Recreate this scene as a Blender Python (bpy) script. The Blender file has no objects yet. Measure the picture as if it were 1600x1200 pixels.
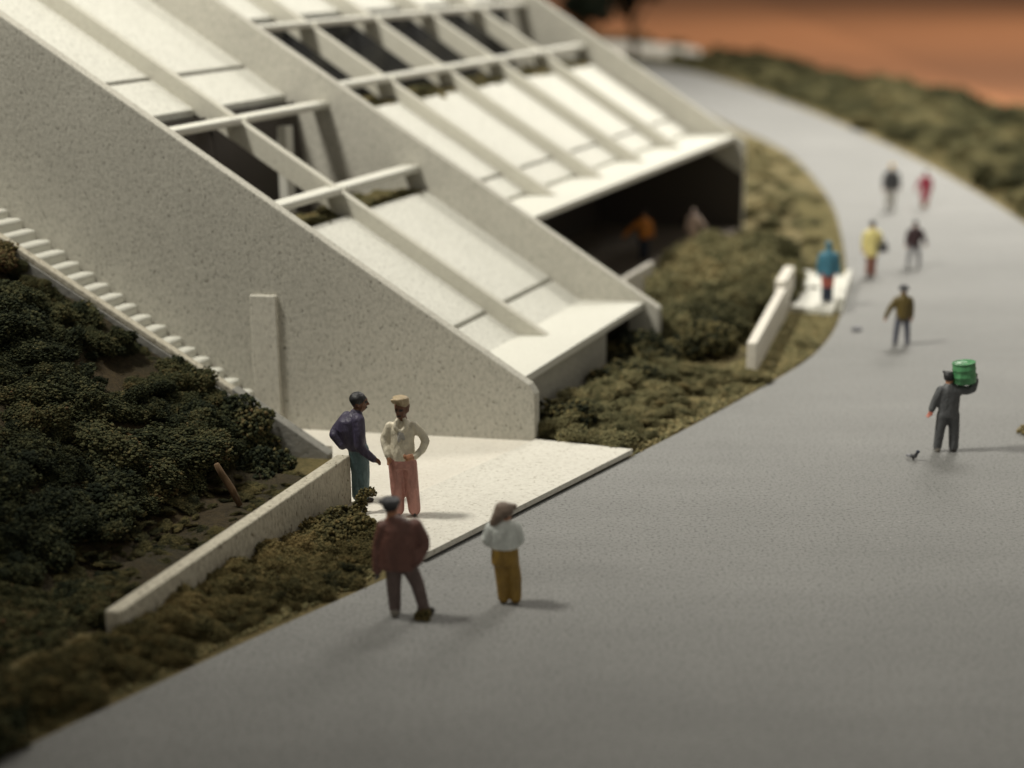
import bpy, bmesh, math, random
import numpy as np
from mathutils import Matrix, Vector
from mathutils.geometry import tessellate_polygon

random.seed(7)
RNG = np.random.default_rng(11)
sc = bpy.context.scene
COL = sc.collection

# ------------------------------------------------------------------ camera
PITCH = math.atan(685 / 2600.0)
ROLL = math.radians(0.5)
fw = Vector((0, math.cos(PITCH), -math.sin(PITCH)))
rt = Vector((1, 0, 0))
up = rt.cross(fw)
cx = math.cos(ROLL) * rt - math.sin(ROLL) * up
cy = math.sin(ROLL) * rt + math.cos(ROLL) * up
cam = bpy.data.cameras.new('camera')
cam.sensor_width = 36.0
cam.lens = 36.0 * 2600 / 1600
cam.clip_start = 0.1
cam.clip_end = 3000
cam.dof.use_dof = True
cam.dof.focus_distance = 33.2
cam.dof.aperture_fstop = 0.13
camo = bpy.data.objects.new('camera', cam)
COL.objects.link(camo)
m = Matrix.Identity(4)
for i in range(3):
    m[i][0], m[i][1], m[i][2] = cx[i], cy[i], -fw[i]
m[2][3] = 11.0
camo.matrix_world = m
sc.camera = camo

# ------------------------------------------------------------------ room light
world = bpy.data.worlds.new('World')
sc.world = world
world.use_nodes = True
bg = world.node_tree.nodes['Background']
bg.inputs[0].default_value = (1.0, 0.955, 0.83, 1)
bg.inputs[1].default_value = 0.24

def lamp(name, loc, target, size, power, color):
    l = bpy.data.lights.new(name, 'AREA')
    l.shape = 'DISK'
    l.size = size
    l.energy = power
    l.color = color
    o = bpy.data.objects.new(name, l)
    COL.objects.link(o)
    o.location = loc
    o.rotation_euler = (Vector(target) - Vector(loc)).to_track_quat('-Z', 'Y').to_euler()
    return o

def spotlight(name, loc, target, cone, soft, power, color):
    l = bpy.data.lights.new(name, 'SPOT')
    l.energy, l.color, l.spot_size, l.spot_blend, l.shadow_soft_size = power, color, math.radians(cone), 1.0, soft
    o = bpy.data.objects.new(name, l)
    COL.objects.link(o)
    o.location = loc
    o.rotation_euler = (Vector(target) - Vector(loc)).to_track_quat('-Z', 'Y').to_euler()
    return o
spotlight('gallery_spotlight', (-22, 32, 44), (10, 51, 0), 80, 3.0, 99000, (1.0, 0.965, 0.86))
spotlight('far_road_fill', (30, 98, 78), (17, 98, 0), 94, 15.0, 520000, (1.0, 0.965, 0.875))  # added overhead spot, cone shaped to brighten the far road over the near
lamp('floor_fill_lamp', (85, 225, 110), (70, 215, 0), 60.0, 128000, (1.0, 0.94, 0.85))  # added unseen lamp that brightens the far wooden floor

sc.view_settings.view_transform = 'Standard'
sc.view_settings.look = 'None'
sc.view_settings.exposure = 0.0
sc.view_settings.gamma = 1.0
sc.cycles.use_denoising = True
sc.cycles.max_bounces = 6

# ------------------------------------------------------------------ frame of the building
O0 = Vector((0.51, 36.2, 0))
VD, UD = math.radians(-11.7), math.radians(67.5)
V = Vector((math.cos(VD), math.sin(VD), 0))
U = Vector((math.cos(UD), math.sin(UD), 0))
def P(s, w, z=0.0):
    return O0 + float(s) * V + float(w) * U + Vector((0, 0, float(z)))
_det = V.x * U.y - U.x * V.y
def SW(x, y):
    dx, dy = x - O0.x, y - O0.y
    return (dx * U.y - U.x * dy) / _det, (V.x * dy - V.y * dx) / _det
def fin(s):
    return 1.35 - 0.667 * s

# ------------------------------------------------------------------ materials
def nodes(name):
    mt = bpy.data.materials.new(name)
    mt.use_nodes = True
    nt = mt.node_tree
    b = nt.nodes['Principled BSDF']
    return mt, nt, b
def N(nt, t, **kw):
    n = nt.nodes.new(t)
    for k, v in kw.items():
        setattr(n, k, v)
    return n
def noise(nt, vec, scale, detail=4, rough=0.6):
    n = N(nt, 'ShaderNodeTexNoise')
    n.inputs['Scale'].default_value = scale
    n.inputs['Detail'].default_value = detail
    n.inputs['Roughness'].default_value = rough
    nt.links.new(vec, n.inputs['Vector'])
    return n.outputs['Fac']
def ramp(nt, fac, stops):
    r = N(nt, 'ShaderNodeValToRGB')
    el = r.color_ramp.elements
    while len(el) < len(stops):
        el.new(0.5)
    for e, (p, c) in zip(el, stops):
        e.position = p
        e.color = (*c, 1) if len(c) == 3 else c
    nt.links.new(fac, r.inputs[0])
    return r.outputs[0]
def mix(nt, fac, a, b, mode='MIX'):
    x = N(nt, 'ShaderNodeMix', data_type='RGBA', blend_type=mode)
    if isinstance(fac, (int, float)):
        x.inputs[0].default_value = fac
    else:
        nt.links.new(fac, x.inputs[0])
    for i, v in ((6, a), (7, b)):
        if isinstance(v, tuple):
            x.inputs[i].default_value = (*v, 1)
        else:
            nt.links.new(v, x.inputs[i])
    return x.outputs[2]
def bump(nt, b, h, strength, dist=0.05):
    n = N(nt, 'ShaderNodeBump')
    n.inputs['Strength'].default_value = strength
    n.inputs['Distance'].default_value = dist
    nt.links.new(h, n.inputs['Height'])
    nt.links.new(n.outputs[0], b.inputs['Normal'])

def board_mat(name, col, speck, amount=0.5, scale=14.0, stretch=(1, 1, 1), rough=0.8, bmp=0.25, blotch=0.12):
    mt, nt, b = nodes(name)
    tc = N(nt, 'ShaderNodeTexCoord')
    mp = N(nt, 'ShaderNodeMapping')
    mp.inputs['Scale'].default_value = stretch
    nt.links.new(tc.outputs['Object'], mp.inputs[0])
    v = mp.outputs[0]
    n1 = noise(nt, v, scale, 2, 0.6)
    n2 = noise(nt, v, scale * 1.25, 2, 0.6)
    n3 = noise(nt, tc.outputs['Object'], 0.5, 4, 0.6)
    base = mix(nt, ramp(nt, n3, [(0.3, (0, 0, 0)), (0.75, (1, 1, 1))]), col,
               tuple(c * (1 - blotch) for c in col))
    soft = ramp(nt, n1, [(0.42, (0, 0, 0)), (0.68, (1, 1, 1))])
    f = N(nt, 'ShaderNodeMath', operation='MULTIPLY')
    nt.links.new(soft, f.inputs[0])
    f.inputs[1].default_value = amount * 0.34
    c = mix(nt, f.outputs[0], base, speck)
    pit = ramp(nt, n2, [(0.61, (0, 0, 0)), (0.70, (1, 1, 1))])
    f2 = N(nt, 'ShaderNodeMath', operation='MULTIPLY')
    nt.links.new(pit, f2.inputs[0])
    f2.inputs[1].default_value = amount
    c = mix(nt, f2.outputs[0], c, speck)
    nt.links.new(c, b.inputs['Base Color'])
    b.inputs['Roughness'].default_value = rough
    inv = N(nt, 'ShaderNodeMath', operation='SUBTRACT')
    inv.inputs[0].default_value = 1.0
    nt.links.new(n2, inv.inputs[1])
    bump(nt, b, inv.outputs[0], bmp * 0.9, 0.04)
    return mt

M_WALL = board_mat('speckled_card_wall', (0.525, 0.505, 0.44), (0.10, 0.09, 0.07), 0.75, 15.0, (1.0, 1.0, 0.6), 0.85, 0.35)
M_ROOF = board_mat('pale_card_roof', (0.68, 0.67, 0.605), (0.22, 0.21, 0.175), 0.85, 11.5, (1, 1, 1), 0.75, 0.22, 0.06)
M_TRIM = board_mat('pale_card_trim', (0.635, 0.625, 0.56), (0.36, 0.34, 0.29), 0.4, 13.0, (1, 1, 1), 0.6, 0.15, 0.05)
M_SLAB = board_mat('cream_card_slab', (0.74, 0.70, 0.62), (0.40, 0.34, 0.26), 0.5, 10.0, (1, 1, 1), 0.7, 0.25, 0.12)
M_LOWWALL = board_mat('pitted_cream_wall', (0.60, 0.555, 0.45), (0.14, 0.11, 0.07), 0.9, 11.0, (1, 1, 0.6), 0.85, 0.6)
M_GREYWALL = board_mat('dirty_grey_stringer', (0.33, 0.32, 0.29), (0.10, 0.10, 0.09), 0.7, 5.0, (1, 1, 1), 0.85, 0.4, 0.3)
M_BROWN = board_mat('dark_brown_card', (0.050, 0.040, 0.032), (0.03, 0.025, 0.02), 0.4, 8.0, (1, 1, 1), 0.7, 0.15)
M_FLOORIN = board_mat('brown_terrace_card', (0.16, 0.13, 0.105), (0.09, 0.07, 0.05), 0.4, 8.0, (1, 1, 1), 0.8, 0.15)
M_STEM = board_mat('brown_twig', (0.13, 0.075, 0.035), (0.05, 0.03, 0.015), 0.6, 12.0, (1, 1, .4), 0.9, 0.5)
M_RIB = board_mat('shaded_card_rib', (0.55, 0.53, 0.455), (0.22, 0.20, 0.16), 0.5, 12.0, (1, 1, 1), 0.75, 0.2, 0.06)  # colour darkened to carry the shading of the near faces
M_PILASTER = board_mat('pale_card_upright', (0.60, 0.575, 0.50), (0.14, 0.125, 0.10), 0.6, 12.5, (1, 1, 0.6), 0.8, 0.3, 0.06)
M_SLABTOP = board_mat('speckled_cream_plate', (0.68, 0.655, 0.585), (0.30, 0.26, 0.20), 0.65, 10.0, (1, 1, 1), 0.75, 0.3, 0.08)

def glass_mat():
    mt, nt, b = nodes('dark_window_glass')
    b.inputs['Base Color'].default_value = (0.012, 0.013, 0.016, 1)
    b.inputs['Roughness'].default_value = 0.22
    return mt
M_GLASS = glass_mat()

def road_mat():
    mt, nt, b = nodes('grey_painted_road')
    tc = N(nt, 'ShaderNodeTexCoord')
    v = tc.outputs['Object']
    big = noise(nt, v, 0.16, 5, 0.6)
    mid = noise(nt, v, 1.3, 5, 0.65)
    fine = noise(nt, v, 15.0, 3, 0.8)
    c = ramp(nt, big, [(0.3, (0.205, 0.204, 0.196)), (0.72, (0.252, 0.249, 0.240))])
    c = mix(nt, 0.35, c, ramp(nt, mid, [(0.3, (0.40, 0.40, 0.40)), (0.7, (0.6, 0.6, 0.6))]), 'OVERLAY')
    c = mix(nt, ramp(nt, fine, [(0.52, (0, 0, 0)), (0.64, (0.9, 0.9, 0.9))]), c, (0.085, 0.084, 0.082))
    c = mix(nt, ramp(nt, fine, [(0.30, (0.6, 0.6, 0.6)), (0.42, (0, 0, 0))]), c, (0.30, 0.295, 0.285))
    mp = N(nt, 'ShaderNodeMapping')
    mp.inputs['Scale'].default_value = (0.10, 0.42, 1.0)
    nt.links.new(v, mp.inputs[0])
    streak = noise(nt, mp.outputs[0], 1.6, 4, 0.6)
    c = mix(nt, 0.3, c, ramp(nt, streak, [(0.3, (0.40,) * 3), (0.7, (0.62,) * 3)]), 'OVERLAY')
    vo = N(nt, 'ShaderNodeTexVoronoi')
    vo.inputs['Scale'].default_value = 5.5
    nt.links.new(v, vo.inputs['Vector'])
    fleck = ramp(nt, vo.outputs['Distance'], [(0.05, (1, 1, 1)), (0.085, (0, 0, 0))])
    pick = ramp(nt, noise(nt, v, 3.1, 1, 0.5), [(0.56, (0, 0, 0)), (0.6, (1, 1, 1))])
    c = mix(nt, mix(nt, 1.0, fleck, pick, 'MULTIPLY'), c, (0.50, 0.48, 0.45))
    nt.links.new(c, b.inputs['Base Color'])
    nt.links.new(ramp(nt, mid, [(0.3, (0.62,) * 3), (0.7, (0.75,) * 3)]), b.inputs['Roughness'])
    bump(nt, b, fine, 0.5, 0.04)
    return mt
M_ROAD = road_mat()

def soil_mat():
    mt, nt, b = nodes('tan_flock_ground')
    tc = N(nt, 'ShaderNodeTexCoord')
    v = tc.outputs['Object']
    a = noise(nt, v, 9.0, 5, 0.75)
    g = noise(nt, v, 0.9, 4, 0.6)
    c = mix(nt, ramp(nt, g, [(0.35, (0, 0, 0)), (0.65, (1, 1, 1))]),
            ramp(nt, a, [(0.3, (0.10, 0.078, 0.03)), (0.7, (0.27, 0.205, 0.085))]),
            ramp(nt, a, [(0.3, (0.055, 0.05, 0.018)), (0.7, (0.17, 0.14, 0.055))]))
    nt.links.new(c, b.inputs['Base Color'])
    b.inputs['Roughness'].default_value = 1.0
    bump(nt, b, a, 0.9, 0.1)
    return mt
M_SOIL = soil_mat()

def bank_mat():
    mt, nt, b = nodes('brown_moss_bank')
    tc = N(nt, 'ShaderNodeTexCoord')
    v = tc.outputs['Object']
    a = noise(nt, v, 12.0, 5, 0.75)
    g = noise(nt, v, 0.8, 4, 0.6)
    c = mix(nt, ramp(nt, g, [(0.35, (0, 0, 0)), (0.65, (1, 1, 1))]),
            ramp(nt, a, [(0.3, (0.030, 0.020, 0.009)), (0.7, (0.10, 0.068, 0.027))]),
            ramp(nt, a, [(0.3, (0.017, 0.014, 0.006)), (0.7, (0.062, 0.05, 0.02))]))
    nt.links.new(c, b.inputs['Base Color'])
    b.inputs['Roughness'].default_value = 1.0
    bump(nt, b, a, 1.0, 0.12)
    return mt
M_BANK = bank_mat()

def foam_mat(name, stops):
    mt, nt, b = nodes(name)
    at = N(nt, 'ShaderNodeAttribute', attribute_name='tone')
    tc = N(nt, 'ShaderNodeTexCoord')
    n = noise(nt, tc.outputs['Object'], 22.0, 3, 0.7)
    ai = N(nt, 'ShaderNodeAttribute', attribute_name='tone', attribute_type='INSTANCER')
    sm = N(nt, 'ShaderNodeMath', operation='ADD')
    nt.links.new(at.outputs['Fac'], sm.inputs[0])
    nt.links.new(ai.outputs['Fac'], sm.inputs[1])
    c = ramp(nt, sm.outputs[0], stops)
    c = mix(nt, 1.0, c, ramp(nt, n, [(0.3, (0.55,) * 3), (0.72, (1.0,) * 3)]), 'MULTIPLY')
    nt.links.new(c, b.inputs['Base Color'])
    b.inputs['Roughness'].default_value = 1.0
    b.inputs['Specular IOR Level'].default_value = 0.15
    return mt
M_FOAM_DARK = foam_mat('dark_green_foam', [(0.0, (0.018, 0.024, 0.014)), (0.35, (0.060, 0.066, 0.032)),
                                           (0.65, (0.118, 0.110, 0.050)), (0.85, (0.17, 0.135, 0.060)), (1.0, (0.15, 0.09, 0.048))])  # dark green flock, darkened further for shade lying on the bank
M_FOAM_OLIVE = foam_mat('olive_foam', [(0.0, (0.030, 0.033, 0.016)), (0.35, (0.135, 0.128, 0.062)),
                                       (0.75, (0.25, 0.225, 0.112)), (1.0, (0.36, 0.29, 0.14))])
M_FOAM_MIX = foam_mat('brown_olive_foam', [(0.0, (0.018, 0.022, 0.012)), (0.35, (0.090, 0.082, 0.036)),
                                         (0.75, (0.19, 0.155, 0.066)), (1.0, (0.27, 0.20, 0.085))])
M_FOAM_TREE = foam_mat('blackish_green_foam', [(0.0, (0.006, 0.009, 0.006)), (1.0, (0.022, 0.03, 0.016))])

def wood_mat():
    mt, nt, b = nodes('orange_wood_table')
    tc = N(nt, 'ShaderNodeTexCoord')
    mp = N(nt, 'ShaderNodeMapping')
    mp.inputs['Scale'].default_value = (0.02, 0.25, 0.25)
    nt.links.new(tc.outputs['Object'], mp.inputs[0])
    a = noise(nt, mp.outputs[0], 3.0, 6, 0.65)
    c = ramp(nt, a, [(0.3, (0.34, 0.135, 0.055)), (0.7, (0.47, 0.20, 0.085))])
    oi = N(nt, 'ShaderNodeObjectInfo')
    c = mix(nt, 1.0, c, ramp(nt, oi.outputs['Random'], [(0.0, (0.72,) * 3), (1.0, (1.0,) * 3)]), 'MULTIPLY')
    nt.links.new(c, b.inputs['Base Color'])
    b.inputs['Roughness'].default_value = 0.75
    b.inputs['Specular IOR Level'].default_value = 0.15
    return mt
M_WOOD = wood_mat()

def paint(name, col, var=0.25, rough=0.5, scale=7.0):
    mt, nt, b = nodes(name)
    tc = N(nt, 'ShaderNodeTexCoord')
    mp = N(nt, 'ShaderNodeMapping')
    mp.inputs['Scale'].default_value = (1.0, 1.0, 0.55)
    nt.links.new(tc.outputs['Object'], mp.inputs[0])
    v = mp.outputs[0]
    a = noise(nt, v, scale, 4, 0.65)
    k = noise(nt, v, scale * 1.7, 3, 0.55)
    c = ramp(nt, a, [(0.3, tuple(x * (1 - var) for x in col)), (0.7, tuple(min(1, x * (1 + var)) for x in col))])
    # paler tint on the ridges of the fold bump, base colour between
    c = mix(nt, ramp(nt, k, [(0.56, (0, 0, 0)), (0.72, (0.4, 0.4, 0.4))]), c, tuple(min(1, x * 1.5 + 0.03) for x in col))
    nt.links.new(c, b.inputs['Base Color'])
    b.inputs['Roughness'].default_value = rough
    bump(nt, b, k, 0.6, 0.07)
    return mt

# ------------------------------------------------------------------ object helpers
def link(o, parent=None):
    COL.objects.link(o)
    if parent is not None:
        o.parent = parent
    return o
def tag(o, label=None, cat=None, group=None, kind=None):
    if label: o['label'] = label
    if cat: o['category'] = cat
    if group: o['group'] = group
    if kind: o['kind'] = kind
    return o
def empty(name, loc, label=None, cat=None, group=None, kind=None):
    o = bpy.data.objects.new(name, None)
    o.location = loc
    o.empty_display_size = 0.3
    COL.objects.link(o)
    return tag(o, label, cat, group, kind)
def wloc(o):
    l = Vector(o.location)
    while o.parent:
        o = o.parent
        l = l + Vector(o.location)
    return l
def mk(name, vs, fs, mat, parent=None, bevel=0.0, seg=2, smooth=False, base=None):
    """mesh object from world-space vertices, its origin at the middle of its footprint"""
    vs = [Vector(v) for v in vs]
    if base is None:
        lo = Vector([min(v[i] for v in vs) for i in range(3)])
        hi = Vector([max(v[i] for v in vs) for i in range(3)])
        base = Vector(((lo.x + hi.x) / 2, (lo.y + hi.y) / 2, lo.z))
    me = bpy.data.meshes.new(name)
    me.from_pydata([v - base for v in vs], [], fs)
    bm = bmesh.new()
    bm.from_mesh(me)
    bmesh.ops.recalc_face_normals(bm, faces=bm.faces)
    bm.to_mesh(me)
    bm.free()
    me.materials.append(mat)
    o = bpy.data.objects.new(name, me)
    link(o, parent)
    o.location = base - (wloc(parent) if parent else Vector((0, 0, 0)))
    if bevel:
        b = o.modifiers.new('bevel', 'BEVEL')
        b.width = bevel
        b.segments = seg
        b.limit_method = 'ANGLE'
    if smooth:
        for p in me.polygons: p.use_smooth = True
    return o
HEX = [(0, 3, 2, 1), (4, 5, 6, 7), (0, 1, 5, 4), (1, 2, 6, 5), (2, 3, 7, 6), (3, 0, 4, 7)]
def hexa(name, b4, t4, mat, parent=None, bevel=0.015, seg=2):
    return mk(name, list(b4) + list(t4), HEX, mat, parent, bevel, seg)
def swbox(name, s0, s1, w0, w1, z0, z1, mat, parent=None, bevel=0.015, seg=2):
    """box along the building's axes; z0 / z1 may be functions of s"""
    g0 = z0 if callable(z0) else (lambda s: z0)
    g1 = z1 if callable(z1) else (lambda s: z1)
    c = [(s0, w0), (s1, w0), (s1, w1), (s0, w1)]
    return hexa(name, [P(s, w, g0(s)) for s, w in c], [P(s, w, g1(s)) for s, w in c], mat, parent, bevel, seg)
def prism(name, poly, z0, z1, mat, parent=None, bevel=0.0, seg=2):
    n = len(poly)
    vs = [Vector((x, y, z0)) for x, y in poly] + [Vector((x, y, z1)) for x, y in poly]
    fs = [tuple(reversed(range(n))), tuple(range(n, 2 * n))] + [(i, (i + 1) % n, n + (i + 1) % n, n + i) for i in range(n)]
    return mk(name, vs, fs, mat, parent, bevel, seg)
def sheet(name, poly, z, mat, parent=None):
    vs = [Vector((x, y, z)) for x, y in poly]
    return mk(name, vs, [tuple(t) for t in tessellate_polygon([vs])], mat, parent)
def smooth_line(pts, n=8):
    out = []
    p = [pts[0]] + list(pts) + [pts[-1]]
    for i in range(1, len(p) - 2):
        for k in range(n):
            t = k / n
            a = [0.5 * ((2 * p[i][j]) + (-p[i - 1][j] + p[i + 1][j]) * t + (2 * p[i - 1][j] - 5 * p[i][j] + 4 * p[i + 1][j] - p[i + 2][j]) * t * t
                        + (-p[i - 1][j] + 3 * p[i][j] - 3 * p[i + 1][j] + p[i + 2][j]) * t ** 3) for j in (0, 1)]
            out.append(tuple(a))
    out.append(tuple(pts[-1]))
    return out

# ------------------------------------------------------------------ setting: table, base, road
INNER = smooth_line([(-16, 9), (-10.5, 16.6), (-7.62, 20.77), (-5.88, 23.25), (-4.26, 25.51), (-2.33, 28.05), (-1.24, 29.67), (2.62, 35.3),
                     (4.59, 38.29), (6.61, 41.53), (8.31, 44.59), (9.75, 48.56), (11.24, 54.86), (12.8, 63.66), (14.17, 73.69),
                     (15.04, 87.35), (14.77, 95.6), (13.96, 103.27), (12.5, 118), (9.5, 133), (4, 150)])
OUTER = smooth_line([(3, 168), (9, 165), (12.9, 160), (16.21, 150.4), (18.3, 136.1), (20.09, 116.1), (21.0, 99.1), (21.3, 83.8), (21.13, 74.65),
                     (20.74, 66.6), (20.1, 60.0), (19.2, 50), (19.5, 38), (21, 20), (23, 4)])
floor = empty('floor', (30, 200, -1.4), kind='structure')
for i in range(9):
    x0 = -175 + i * 52
    hexa('floor_board', [(x0, 2, -1.9), (x0 + 51.97, 2, -1.9), (x0 + 51.97 + 30, 520, -1.9), (x0 + 30, 520, -1.9)],
         [(x0, 2, -1.4), (x0 + 51.97, 2, -1.4), (x0 + 51.97 + 30, 520, -1.4), (x0 + 30, 520, -1.4)], M_WOOD, floor, 0.05)

BASE = [(-34, 5), (26, 5), (26, 40), (28, 70), (35, 98), (34.2, 112), (31.8, 127), (29.4, 140), (25.6, 165), (20, 186), (13, 205), (-34, 212)]
base = prism('ground', BASE, -1.39, -0.012, M_SOIL)
tag(base, 'tan flock covered base of the model', kind='structure')
road = sheet('road', INNER + OUTER, 0.0, M_ROAD)
tag(road, 'curving grey painted road', kind='structure')
path = sheet('path', smooth_line([(3, 182), (9, 172), (15, 166), (18.6, 170), (20.2, 186), (13, 199), (5, 203)], 5), 0.0, M_SLAB)
tag(path, 'pale far path beyond the bend of the road', kind='structure')

# the bank left of the building rises away from the low wall, along the stair
def bank_z(s, w):
    z = 0.1 + 0.575 * max(0.0, -4.4 - s) + 0.10 * max(0.0, min(1.0, (-2.2 - s) / 1.5))
    return z - 0.10 * max(0.0, 1 - abs(w + 1.5) / 1.3) * min(1.0, max(0.0, (-4.2 - s) / 1.2)) - 0.06 - (0.55 * max(0.0, 1 - abs(w + 2.2) / 1.6) if s > -5.6 else 0.0)
def verge_z(s, w):
    return 0.06
def build_bank():
    vs, fs = [], []
    S = np.linspace(-2.2, -20, 60)
    W = np.linspace(-1.5, -30, 90)
    for w in W:
        for s in S:
            p = P(s, w)
            z = bank_z(s, w) + 0.12 * math.sin(p.x * 1.9 + 0.7 * p.y) * math.sin(1.3 * p.y - 0.4 * p.x)
            if w < -13.6 and s > -2.6: z = 0.05
            vs.append(Vector((p.x, p.y, z)))
    ns = len(S)
    for j in range(len(W) - 1):
        for i in range(ns - 1):
            a = j * ns + i
            fs.append((a, a + 1, a + ns + 1, a + ns))
    o = mk('hillside', vs, fs, M_BANK, None, 0, 2, True)
    return tag(o, 'dark mossy bank beside the stair', kind='structure')
build_bank()

# ------------------------------------------------------------------ the building
bld = empty('terraced_building', P(-6, 14, 0), 'pale card building model with sloping fin walls, ribbed roof panels and planted openings', 'building')
T = 0.30
WB, WC = 9.2, 31.0
SBACK = -18.0
def fin_wall(w0, s_end, nose):
    # profile in (s, z)
    zt = fin(s_end)
    prof = [(s_end, -0.3), (s_end, zt - nose), (s_end - nose * 0.9, zt + nose * 0.55), (SBACK, fin(SBACK)), (SBACK, -0.3)]
    n = len(prof)
    vs = [P(s, w0, z) for s, z in prof] + [P(s, w0 + T, z) for s, z in prof]
    fs = [tuple(range(n)), tuple(range(2 * n - 1, n - 1, -1))] + [(i, (i + 1) % n, n + (i + 1) % n, n + i) for i in range(n)]
    return mk('fin_wall', vs, fs, M_WALL, bld, 0.03, 3)
o = fin_wall(0.0, 0.0, 0.14); o['label'] = 'nearest fin wall beside the stair'
o = fin_wall(WB, 0.02, 0.03); o['label'] = 'middle fin wall'
o = fin_wall(WC, -3.25, 0.03); o['label'] = 'farthest fin wall by the road'

def bay(w0, w1, nrib, sl, zl, sback, sseam, stop, s2, s1, sedge, sseam2, below_lo, below_hi, below_rib):
    """one roof bay between two fins"""
    rt_ = 0.25
    # front ledge: level plate
    swbox('ledge', sl, sback - 0.25, w0, w1, zl - 0.20, zl, M_TRIM, bld, 0.025, 3)
    edges = [w0] + [w0 + (w1 - w0) * (k + 1) / (nrib + 1) for k in range(nrib)] + [w1]
    rib = lambda s: fin(s) - below_rib
    ribb = lambda s: fin(s) - below_rib - 0.56
    for k, wr in enumerate(edges[1:-1]):
        stip = (1.35 - below_rib - zl - 0.004) / 0.667
        # wedge where the rib dies into the ledge
        prof = [(stip, zl + 0.006), (SBACK + 0.3, rib(SBACK + 0.3)), (SBACK + 0.3, ribb(SBACK + 0.3)), (sback - 0.15, zl - 0.1), (sback, zl + 0.006)]
        a, b = wr - rt_ / 2, wr + rt_ / 2
        n = len(prof)
        vs = [P(s, a, z) for s, z in prof] + [P(s, b, z) for s, z in prof]
        fs = [tuple(range(n)), tuple(range(2 * n - 1, n - 1, -1))] + [(i, (i + 1) % n, n + (i + 1) % n, n + i) for i in range(n)]
        mk('rib', vs, fs, M_RIB, bld, 0.015, 2)
    for k in range(len(edges) - 1):
        a = edges[k] + (rt_ / 2 if k else 0) + 0.01
        b = edges[k + 1] - (rt_ / 2 if k < len(edges) - 2 else 0) - 0.01
        lo = lambda s: fin(s) - below_lo
        j = lambda: random.uniform(-0.02, 0.02)
        d = j()
        swbox('roof_panel', sback + 0.05, sseam + 0.07, a, b, lambda s: lo(s) - 0.30, lambda s: lo(s) - 0.05 + d * .5, M_ROOF, bld, 0.02, 2)
        d2 = j()
        swbox('roof_panel', sseam, stop, a, b, lambda s: lo(s) - 0.24, lambda s: lo(s) + d2 * .5, M_ROOF, bld, 0.025, 2)
        hi = lambda s: fin(s) - below_hi
        d3 = j()
        swbox('roof_panel', sedge, sseam2 + 0.07, a, b, lambda s: hi(s) - 0.2, lambda s: hi(s) + d3 * .5, M_ROOF, bld, 0.02, 2)
        d4 = j()
        swbox('roof_panel', sseam2 - 0.02, SBACK + 0.3, a, b, lambda s: hi(s) - 0.2, lambda s: hi(s) + 0.03 + d4 * .5, M_ROOF, bld, 0.02, 2)
        for sx in (s2, s1):
            zz = fin(sx) - below_rib
            sk = random.uniform(-0.03, 0.03)
            swbox('crossbar', sx + 0.25 + sk, sx - 0.25 + sk, a - 0.008, b + 0.008, zz - 0.18, zz + 0.02, M_TRIM, bld, 0.06, 4)
        # planter trough behind the lower panels
        zp = fin(stop) - below_lo
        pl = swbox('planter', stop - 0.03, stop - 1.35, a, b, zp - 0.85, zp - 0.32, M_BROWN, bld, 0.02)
        PLANTERS.append((stop - 0.12, stop - 1.25, a, b, zp - 0.10, pl))
    # inside: terrace floor, back wall, glazing below the upper panels
    zf = fin(stop) - below_lo - 1.3
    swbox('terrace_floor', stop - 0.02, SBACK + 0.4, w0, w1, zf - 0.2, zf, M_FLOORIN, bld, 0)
    zt = fin(sedge) - below_hi - 0.2
    swg = sedge + 0.35
    nb = (nrib + 1)
    for k in range(nb):
        a, b = edges[k] + 0.06, edges[k + 1] - 0.06
        hexa('window_pane', [P(swg + 0.45, a, zf), P(swg + 0.45, b, zf), P(swg + 0.38, b, zf), P(swg + 0.38, a, zf)],
             [P(swg - 0.05, a, zt), P(swg - 0.05, b, zt), P(swg - 0.12, b, zt), P(swg - 0.12, a, zt)], M_GLASS if nrib > 2 else M_BROWN, bld, 0)
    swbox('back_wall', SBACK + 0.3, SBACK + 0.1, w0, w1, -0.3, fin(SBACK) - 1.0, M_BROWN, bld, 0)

PLANTERS = []
bay(T, WB, 1, -0.40, 1.50, -2.15, -3.0, -6.5, -6.88, -9.45, -10.5, -11.65, 1.22, 1.30, 0.80)
bay(WB + T, WC, 4, -3.62, 3.72, -5.45, -6.15, -9.25, -9.75, -12.15, -13.1, -14.1, 1.05, 1.1, 0.62)
# light post inside the opening, lower front wall, recesses
swbox('column', -9.3, -9.55, 6.9, 7.3, 3.2, 6.4, M_TRIM, bld, 0.02)
swbox('front_wall', -0.60, -0.9, T, 6.7, -0.3, 1.31, M_WALL, bld, 0.01)
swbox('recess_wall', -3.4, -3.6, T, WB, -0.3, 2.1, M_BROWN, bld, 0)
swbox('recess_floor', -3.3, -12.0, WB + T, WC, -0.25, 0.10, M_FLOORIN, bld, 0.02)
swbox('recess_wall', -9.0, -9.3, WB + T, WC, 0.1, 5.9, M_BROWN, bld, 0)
# thin dark sheets painting shade onto the inner side faces of the recess
swbox('shade_sheet', -3.28, -9.0, WC - 0.03, WC - 0.006, 0.1, lambda s: fin(s) - 1.35, M_BROWN, bld, 0)
swbox('shade_sheet', -3.75, -9.0, WB + T + 0.006, WB + T + 0.03, 0.1, lambda s: fin(s) - 1.35, M_BROWN, bld, 0)
swbox('shade_sheet', -0.8, -3.4, WB - 0.03, WB - 0.006, -0.2, 1.28, M_BROWN, bld, 0)
# flat upright against the nearest fin
swbox('pilaster', -5.98, -6.62, -0.11, -0.004, -0.2, 3.30, M_PILASTER, bld, 0.03, 3)

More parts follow.
